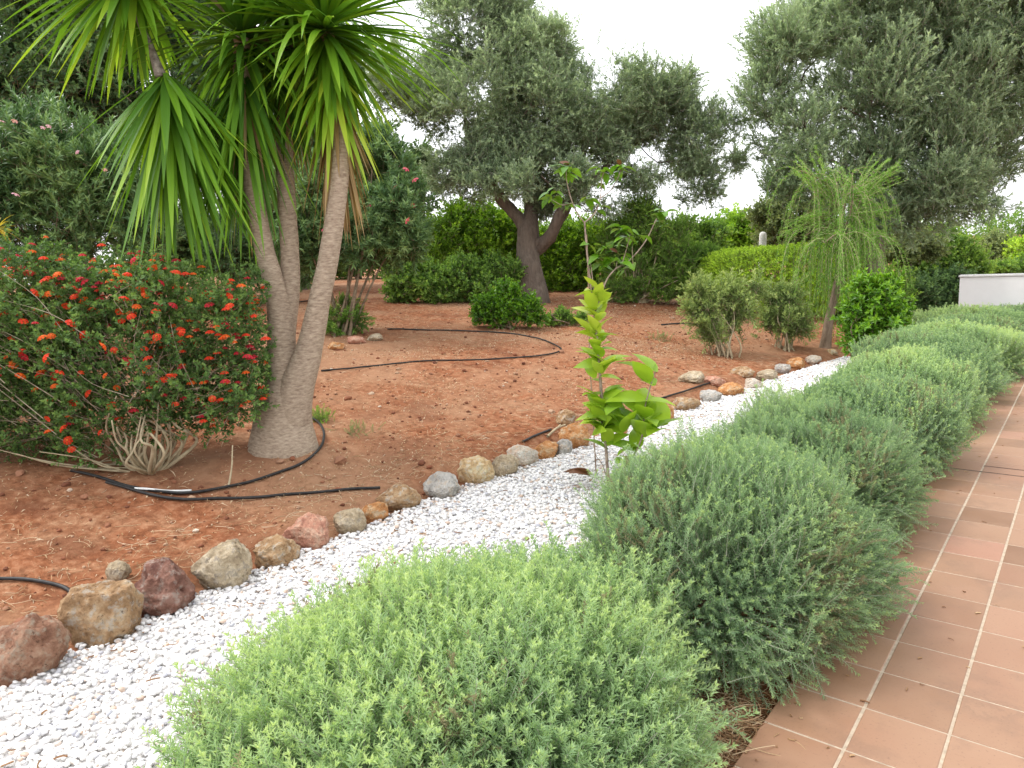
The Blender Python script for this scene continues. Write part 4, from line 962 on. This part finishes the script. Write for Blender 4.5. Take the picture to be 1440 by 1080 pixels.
# ------------------------------------------------------------------ yucca
def yucca():
    g = YUC.copy(); g[2] = float(zg(g[0], g[1])); D = depth(g)
    root = empty('yucca', g, 'large multi stemmed yucca with long drooping sword leaves on the left', 'tree')
    A = lambda x, y, dz=0: at(x, y, D) + FW * dz
    px = D / FPX
    def trunk(pts, wpx, mt=M_ybark, name='trunk'):
        p = smooth_path(pts, 8); r = np.interp(np.linspace(0, 1, len(p)), np.linspace(0, 1, len(wpx)), np.array(wpx) / 2 * px)
        mb = MB(); V, F = tube(p, r, 20, wob=.10); mb.add(V, F); mb.build(name, [mt], root, smooth=True); return p
    base = g - [0, 0, .12]
    trunk([base, A(399, 630), A(399, 600), A(402, 560), A(404, 535)], [108, 98, 82, 68, 50], M_ybark, 'root_flare')
    trunk([A(396, 600), A(398, 540), A(397, 493), A(394, 445), A(386, 400), A(373, 355), A(362, 300), A(352, 240), A(345, 180), A(341, 120), A(340, 55)], [62, 50, 41, 35, 29, 27, 26, 26, 25, 24, 22])
    trunk([A(397, 490, .04), A(401, 445, .06), A(403, 400, .1), A(400, 350, .15), A(394, 300, .2), A(388, 240, .25), A(384, 170, .3), A(386, 80, .3), A(390, -10, .3)], [30, 28, 27, 26, 26, 26, 25, 24, 22])
    trunk([A(406, 605, -.03), A(419, 550, -.06), A(438, 493, -.08), A(452, 432, -.1), A(464, 380, -.1), A(472, 325, -.08), A(479, 260, -.05), A(479, 190, 0), A(469, 115, 0), A(460, 50, 0)], [62, 50, 36, 30, 28, 27, 26, 25, 24, 22])
    # hanging side branch, pale and bare, from the upper left crown to the drooping one
    trunk([A(386, 80, .3), A(330, 20, .1), A(270, -25, -.1), A(215, -10, -.3)], [26, 24, 22, 22])
    trunk([A(205, -10, -.3), A(214, 25, -.32), A(230, 70, -.34), A(245, 105, -.35), A(256, 135, -.35)], [10, 9, 9, 10, 16], plain('dry_stalk', (.12, .1, .085), (.34, .31, .27), 20, .9, .5), 'branch')
    lv = {'n': 0}
    def rosette(c, axis, n, L, W, th=(10, 115), droop=1.0, name='leaf_crown', mat=M_yuc, tint=(.2, .75), down=0.0, spread=None, stiff=.4):
        mb = MB(); x, y, z = frame(axis, (0.2, .1, 1))
        for i in range(n):
            t = (i + .5) / n; az = i * 2.39996 + rng.normal(0, .15); thv = R(th[0] + (th[1] - th[0]) * t ** .8 + rng.normal(0, 6))
            d = norm((x * math.cos(az) + y * math.sin(az)) * math.sin(thv) + z * math.cos(thv) + np.array([0, 0, -down]))
            l = L * rng.uniform(.75, 1.1) * (.7 + .3 * math.sin(math.pi * min(1, t + .25))); wdt = W * rng.uniform(.85, 1.15)
            k = 9; q = c + z * (.16 * (1 - t) - .06) * L + d * .02; dd = d.copy(); side = norm(np.cross(d, [0, 0, 1.]) + 1e-6)
            V = []; dr = droop * rng.uniform(.5, 1.5) * (.5 + .9 * t)
            if rng.random() < .12: dr += 1.2
            for s in range(k + 1):
                f = s / k; wv = wdt * .5 * (min(1, .55 + 2.2 * f) * (1 - max(0, (f - .45) / .55) ** 1.7)); wv = max(wv, .0006)
                nrm = norm(np.cross(side, dd)); fold = .32 * (1 - f * .5)
                V += [q - side * wv + nrm * wv * fold, q, q + side * wv + nrm * wv * fold]
                dd = norm(dd + np.array([0, 0, -1.]) * (dr * (stiff + f) / k) * math.sqrt(max(.05, 1 - dd[2] ** 2) if dd[2] < 0 else 1)); q = q + dd * l / k
                side = norm(side - dd * (side @ dd))
            F = []
            for s in range(k):
                b = 3 * s; F += [(b, b + 1, b + 4, b + 3), (b + 1, b + 2, b + 5, b + 4)]
            tt = rng.uniform(*tint); tv = np.clip(tt + np.repeat(np.linspace(-.06, .16, k + 1), 3), 0, 1)
            mb.add(V, F, 0, tv)
        return mb.build(name, [mat], root, smooth=False)
    up = np.array([0, 0, 1.])
    toR = norm(RT); toC = -norm(FW * [1, 1, 0])
    # right crown
    rosette(A(458, 50, 0), up * .9 + toR * .1 + toC * .35, 330, 1.28, .058, (5, 150), .55)
    rosette(A(466, 105, 0), up * .3 + toC * .2 - up * .9, 44, .95, .05, (14, 75), .7, 'leaf_skirt', M_yuc, (.5, 1.0), .5)
    rosette(A(468, 125, 0), -up, 120, 1.15, .036, (5, 40), .5, 'dead_leaves', M_dead, (.1, .9), .8)
    # middle crown (tall, mostly above the frame)
    rosette(A(388, -20, .3), up, 190, 1.2, .05, (10, 148), .65)
    rosette(A(386, 50, .3), -up, 90, 1.0, .055, (8, 65), .6, 'leaf_skirt', M_yuc, (.0, .45), .5)
    rosette(A(386, 80, .3), -up, 70, .9, .03, (4, 40), .5, 'dead_leaves', M_dead, (.0, .7), .8)
    # left crown on its bent branch
    rosette(A(205, 0, -.3), up * .6 - toR * .6 + toC * .3, 220, 1.3, .054, (8, 132), .5)
    # drooping crown at the end of the hanging branch
    rosette(A(262, 140, -.35), -up * 1.0 + toR * .12 + toC * .15, 150, 1.42, .056, (3, 60), .45, 'leaf_crown', M_yuc, (.15, .75), .2, stiff=.2)
    # front trunk's low crown, hanging over the red flowers
    rosette(A(340, 110, 0), -up + toC * .2 - toR * .05, 120, 1.45, .044, (4, 50), .5, 'leaf_skirt', M_yuc, (.05, .55), .3, stiff=.2)
    rosette(A(342, 110, 0), -up + toC * .1, 60, 1.3, .032, (3, 30), .5, 'dead_leaves', M_dead, (.2, .9), .5)
    rosette(A(342, 60, 0), up * .9, 170, 1.15, .048, (15, 140), .8, 'leaf_crown', M_yuc, (.05, .55))
yucca()

# ------------------------------------------------------------------ sapling with lime leaves
def sapling():
    g = np.array([-2.79, 4.54, -.035]); D = depth(g); A = lambda x, y, dz=0: at(x, y, D) + FW * dz
    root = empty('sapling', g, 'slim young tree with lime green leaves in the white pebbles, taller than the shrubs', 'tree')
    sm = MB()
    def stem(P, a, b):
        p = smooth_path(P, 5); V, F = tube(p, np.linspace(a, b, len(p)), 7, wob=.05); sm.add(V, F); return p
    stem([g - [0, 0, .03], A(853, 640), A(849, 590), A(845, 540), A(840, 480), A(836, 430)], .013, .008)
    stem([A(848, 600, .02), A(842, 500, .02), A(832, 412), A(826, 360), A(822, 313)], .010, .0065)
    stem([A(840, 470), A(836, 417), A(830, 366)], .006, .004)
    stem([A(822, 313), A(812, 300), A(803, 279), A(797, 255), A(796, 238)], .0055, .003)
    stem([A(806, 285), A(790, 288), A(775, 280)], .003, .002)
    stem([A(822, 313), A(836, 300), A(844, 280), A(846, 255), A(850, 238)], .0055, .003)
    stem([A(845, 278), A(858, 268), A(868, 252), A(874, 236)], .004, .0025)
    stem([A(841, 430), A(852, 396), A(866, 378), A(887, 364, .1), A(912, 335, .15), A(929, 301, .15)], .007, .004)
    stem([A(875, 370), A(881, 350), A(886, 330)], .004, .003)
    stem([A(866, 378), A(868, 366)], .003, .002)
    stem([g + [0, 0, .03], A(872, 655, -.05), A(888, 638, -.1), A(900, 610, -.1), A(903, 575, -.1), A(912, 540, -.1), A(918, 522, -.1)], .009, .004)
    stem([g + [0, 0, .02], A(848, 655), A(838, 640), A(834, 620)], .004, .002)
    stem([A(858, 668, 0), A(840, 672), A(826, 668)], .003, .002)
    sm.build('stem', [plain('sapling_bark', (.20, .14, .11), (.42, .33, .26), 18, .8, .4)], root, smooth=True)
    px = D / FPX
    def leaf_at(mb, x, y, L, az=None, el=None, t=.6, dz=0, droop=.6):
        p = A(x, y, dz); az = rng.uniform(0, 6.28) if az is None else az; el = rng.uniform(.15, 1.5) if el is None else el
        d = norm(RT * math.cos(az) + FW * math.sin(az) * .9 + np.array([0, 0, 1.]) * el)
        l = L * 1.12 * px * rng.uniform(.8, 1.15); V, F = leaf_big(p, d, l, l * .5, droop, .18, 6, rng.normal(0, .4)); mb.add(V, F, 0, float(np.clip(t + rng.normal(0, .1), 0, 1)))
    mb = MB()
    for y0, x0, n, L, t in [(415, 838, 7, 30, .9), (432, 838, 6, 32, .85), (450, 839, 7, 34, .85), (468, 839, 7, 34, .75), (485, 840, 6, 32, .7), (505, 842, 6, 34, .7), (515, 848, 6, 44, .75), (530, 843, 5, 36, .7),
                            (560, 846, 6, 38, .6), (580, 847, 8, 42, .55), (590, 848, 7, 40, .6), (604, 849, 7, 40, .6), (610, 840, 4, 36, .6), (620, 850, 4, 36, .55)]:
        for i in range(n): leaf_at(mb, x0 + rng.normal(0, 3), y0 + rng.normal(0, 6), L * .92, az=i * 6.283 / n + rng.normal(0, .4), t=t)
    for x0, y0, n, L, t in [(918, 522, 5, 44, .6), (915, 540, 5, 46, .55), (906, 565, 6, 48, .6), (903, 590, 7, 50, .5), (902, 610, 7, 52, .5), (892, 630, 5, 46, .4), (880, 645, 4, 40, .4), (925, 600, 3, 48, .6), (868, 590, 5, 44, .5), (880, 600, 4, 44, .5), (862, 580, 3, 40, .5)]:
        for i in range(n): leaf_at(mb, x0 + rng.normal(0, 4), y0 + rng.normal(0, 4), L, az=i * 6.283 / n + rng.normal(0, .4), t=t, dz=-.1, droop=.7) if i % 4 else None
    mb.build('lower_leaves', [M_lime], root, smooth=True)['label'] = 'fresh lime green lower leaves'
    mb = MB()
    for x0, y0, n, L in [(796, 236, 12, 26), (800, 245, 5, 24), (775, 278, 9, 24), (790, 290, 5, 24), (783, 262, 6, 22), (803, 285, 4, 20), (830, 280, 6, 26), (838, 292, 6, 24), (850, 238, 9, 24), (845, 255, 4, 20), (874, 236, 10, 24), (866, 250, 4, 20), (929, 300, 10, 24), (922, 312, 4, 22),
                         (886, 330, 9, 28), (875, 320, 6, 28), (868, 366, 8, 28), (880, 375, 6, 28), (858, 340, 6, 26), (835, 360, 6, 26), (845, 372, 6, 28), (850, 355, 5, 26), (900, 335, 4, 22), (830, 345, 4, 24)]:
        for i in range(max(3, n - 2)): leaf_at(mb, x0 + rng.normal(0, 4), y0 + rng.normal(0, 4), L * .78, az=i * 6.283 / n + rng.normal(0, .4), el=rng.uniform(-.2, .6), t=.55, droop=1.1)
    mb.build('upper_leaves', [M_cit], root, smooth=True)['label'] = 'smaller drooping green upper leaves'
    mb = MB()
    for az, t in ((3.3, .4), (2.7, .7), (3.8, .2), (2.2, .6)): leaf_at(mb, 830, 668, 34, az=az, el=.5, t=t)
    for x0, y0 in ((800, 232), (872, 232), (868, 355)):
        leaf_at(mb, x0, y0, 15, t=.3, el=.8)
    mb.build('bronze_leaves', [M_redleaf], root, smooth=True)['label'] = 'reddish brown leaves low on the stem and at the shoot tips'
    # cane
    c0 = np.array([-3.05, 4.78, -.03]); Dk = depth(c0)
    mbc = MB(); V, F = tube([c0, at(829, 500, Dk), at(828, 413, Dk), at(825, 330, Dk)], [.0055, .005, .005, .004], 7); mbc.add(V, F)
    for zf in (.3, .62, .85):
        q = c0 * (1 - zf) + at(825, 330, Dk) * zf; V, F = tube([q - [0, 0, .006], q, q + [0, 0, .006]], [.0055, .0078, .0055], 7); mbc.add(V, F)
    tag(mbc.build('cane', [plain('cane', (.24, .15, .10), (.42, .3, .2), 10, .6, .2)], smooth=True), 'thin brown cane standing upright beside the lime leaved sapling', 'stake')
sapling()

# ------------------------------------------------------------------ hoses
M_hose = plain('black_hose', (.012, .012, .013), (.035, .033, .032), 30, .45, .1, .002)
def hose(pts, label, r=.011, lift=.006, name='garden_hose', mt=None, z0=None):
    P = np.array([G(x, y) for x, y in pts]); P = smooth_path(P, 8); P[:, 2] = zg(P[:, 0], P[:, 1]) + r + lift
    P[:, 2] = np.convolve(np.pad(P[:, 2], 3, 'edge'), np.ones(7) / 7, 'valid')
    mb = MB(); V, F = tube(P, r, 8); mb.add(V, F)
    tag(mb.build(name, [mt or M_hose], smooth=True), label, 'hose' if name == 'garden_hose' else 'pipe', 'irrigation hoses on the red soil' if name == 'garden_hose' else None)
hose([(100, 664), (135, 672), (190, 689), (250, 697), (310, 690), (370, 676), (420, 657), (447, 636), (456, 615), (450, 598), (438, 588)], 'black hose looping round the foot of the yucca')
hose([(150, 680), (215, 700), (260, 706), (320, 704), (400, 699), (470, 693), (535, 690)], 'black hose running from the yucca loop to the big brown edging rock')
hose([(452, 523), (500, 519), (560, 513), (630, 508), (700, 506), (750, 503), (785, 497), (786, 489), (760, 478), (715, 470), (650, 467), (590, 466), (545, 464)], 'long black hose making a wide bend across the middle of the red soil')
hose([(-20, 818), (20, 819), (60, 822), (88, 830), (104, 840)], 'short stretch of black hose at the left edge above the grey topped rock')
hose([(735, 624), (755, 614), (775, 606)], 'short black hose end poking out by the flat orange rock')
hose([(920, 565), (950, 556), (975, 548), (1000, 540)], 'black hose lying along the rocks beyond the sapling')
hose([(400, 427), (425, 425), (450, 422)], 'dark hose on the soil seen between the yucca trunks')
hose([(930, 458), (960, 456), (990, 459)], 'far black hose on the soil in front of the tall grey green shrub', r=.014)
hose([(190, 691), (230, 695), (270, 695)], 'short white plastic pipe lying beside the hose loop', .009, .012, 'pipe', plain('white_plastic', (.6, .6, .58), (.75, .74, .72), 20, .5, .1))
# sticks
def stick(a, b, r, label, lift=.02):
    P = smooth_path([a, (a + b) / 2 + rng.normal(0, .012, 3) + [0, 0, .01], b], 6); mb = MB(); V, F = tube(P, np.linspace(r, r * .6, len(P)), 7, wob=.25); mb.add(V, F)
    k = len(P) // 2; V, F = tube([P[k], P[k] + (P[k + 1] - P[k]) * 1.5 + [0.02, 0, .03]], [r * .6, r * .3], 5); mb.add(V, F)
    tag(mb.build('stick', [M_twig_pale], smooth=True), label, 'stick', 'dry sticks on the soil')
p0 = G(319, 686); stick(p0 - [0, 0, .03], at(327, 626, depth(p0) + .02), .008, 'short pale dead stick standing upright in the soil before the yucca')
stick(G(98, 665) + [0, 0, .02], G(186, 653) + [0, 0, .05], .007, 'pale dead stick lying left of the red flowered bush foot')
stick(G(770, 618) + [0, 0, .03], G(795, 603) + [0, 0, .04], .014, 'grey brown stick lying by the rocks left of the sapling')

# ------------------------------------------------------------------ weeds
def weed(px, py, label, n=60, s=.12, mt=M_mid, h=.08):
    p = G(px, py); root = empty('weed', p, label, 'weed', 'weeds on the red soil'); mb = MB()
    P = p + np.stack([rng.normal(0, .07, n), rng.normal(0, .07, n), np.zeros(n)], -1); P[:, 2] = zg(P[:, 0], P[:, 1])
    scatter(mb, T_fine, P, rng.normal(0, .5, (n, 3)) + [0, 0, 1], s * rng.uniform(.5, 1.2, n), .6, .8); mb.build('leaves', [mt, M_twig], root)
weed(455, 592, 'little green weed tuft just right of the yucca foot')
weed(500, 612, 'thin dry weed tuft in the soil right of the yucca', 30, .10, M_grey)
weed(930, 478, 'small weed clump on the far soil', 30, .14, M_grey)
weed(1000, 452, 'pale round weed at the far soil edge beside the wispy shrub', 40, .16, M_bright)
def yellow_plant():
    D = 8.0; b = spot(-6, 420, D); root = empty('yellow_plant', b, 'spiky yellow leaved plant at the left edge above the red flowers', 'plant')
    t = at(-4, 322, D); mb = MB(); V, F = tube(smooth_path([b - [0, 0, .05], b * .5 + t * .5 + [.03, 0, 0], t]), .018, 7); mb.add(V, F); mb.build('stem', [M_twig], root, smooth=True)
    mb = MB()
    for k in range(34):
        a = k * 2.4; e = 1.2 - k * .055; d = np.array([math.cos(a) * math.cos(e), math.sin(a) * math.cos(e), math.sin(e)])
        V, F = leaf_big(t, d, rng.uniform(.18, .27), .022, .9, .3, 5); mb.add(V, F, 0, float(rng.random()))
    mb.build('leaves', [leafmat('yellow_leaf', [(.35, .38, .05), (.55, .48, .06), (.7, .55, .1)], .5, .4)], root, smooth=True)
yellow_plant()

# ------------------------------------------------------------------ white wall
def wall():
    yw = 15.9; d = FW + RT * (1350 - 720) / FPX - UP * (387 - 540) / FPX; t = yw / d[1]; p = np.array([0, 0, CAM_H]) + d * t
    x0, top = p[0], p[2]; x1 = x0 + 7; th = .22; c = .012
    root = empty('garden_wall', (x0, yw, -.05), 'low smooth white rendered wall at the far end of the tiled path', 'wall')
    def box(name, xa, xb, ya, yb, za, zb, mt, bev=.01):
        V = []; 
        for z, i in ((za, 0), (zb - bev, 0), (zb, bev)): V += [(xa + i, ya + i, z), (xb - i, ya + i, z), (xb - i, yb - i, z), (xa + i, yb - i, z)]
        F = [(a + k, a + (k + 1) % 4, a + 4 + (k + 1) % 4, a + 4 + k) for a in (0, 4) for k in range(4)] + [(8, 9, 10, 11)]
        mb = MB(); mb.add(V, F); mb.build(name, [mt], root)
    mw = plain('white_render', (.70, .68, .68), (.80, .78, .78), 1.3, .85, .25, .006, 40)
    box('wall_panel', x0, x1, yw, yw + th, -.15, top - .035, mw)
    box('coping', x0 - .02, x1 + .02, yw - .02, yw + th + .02, top - .035, top, plain('coping_render', (.5, .49, .48), (.66, .64, .62), 3, .85, .3, .006, 30))
wall()
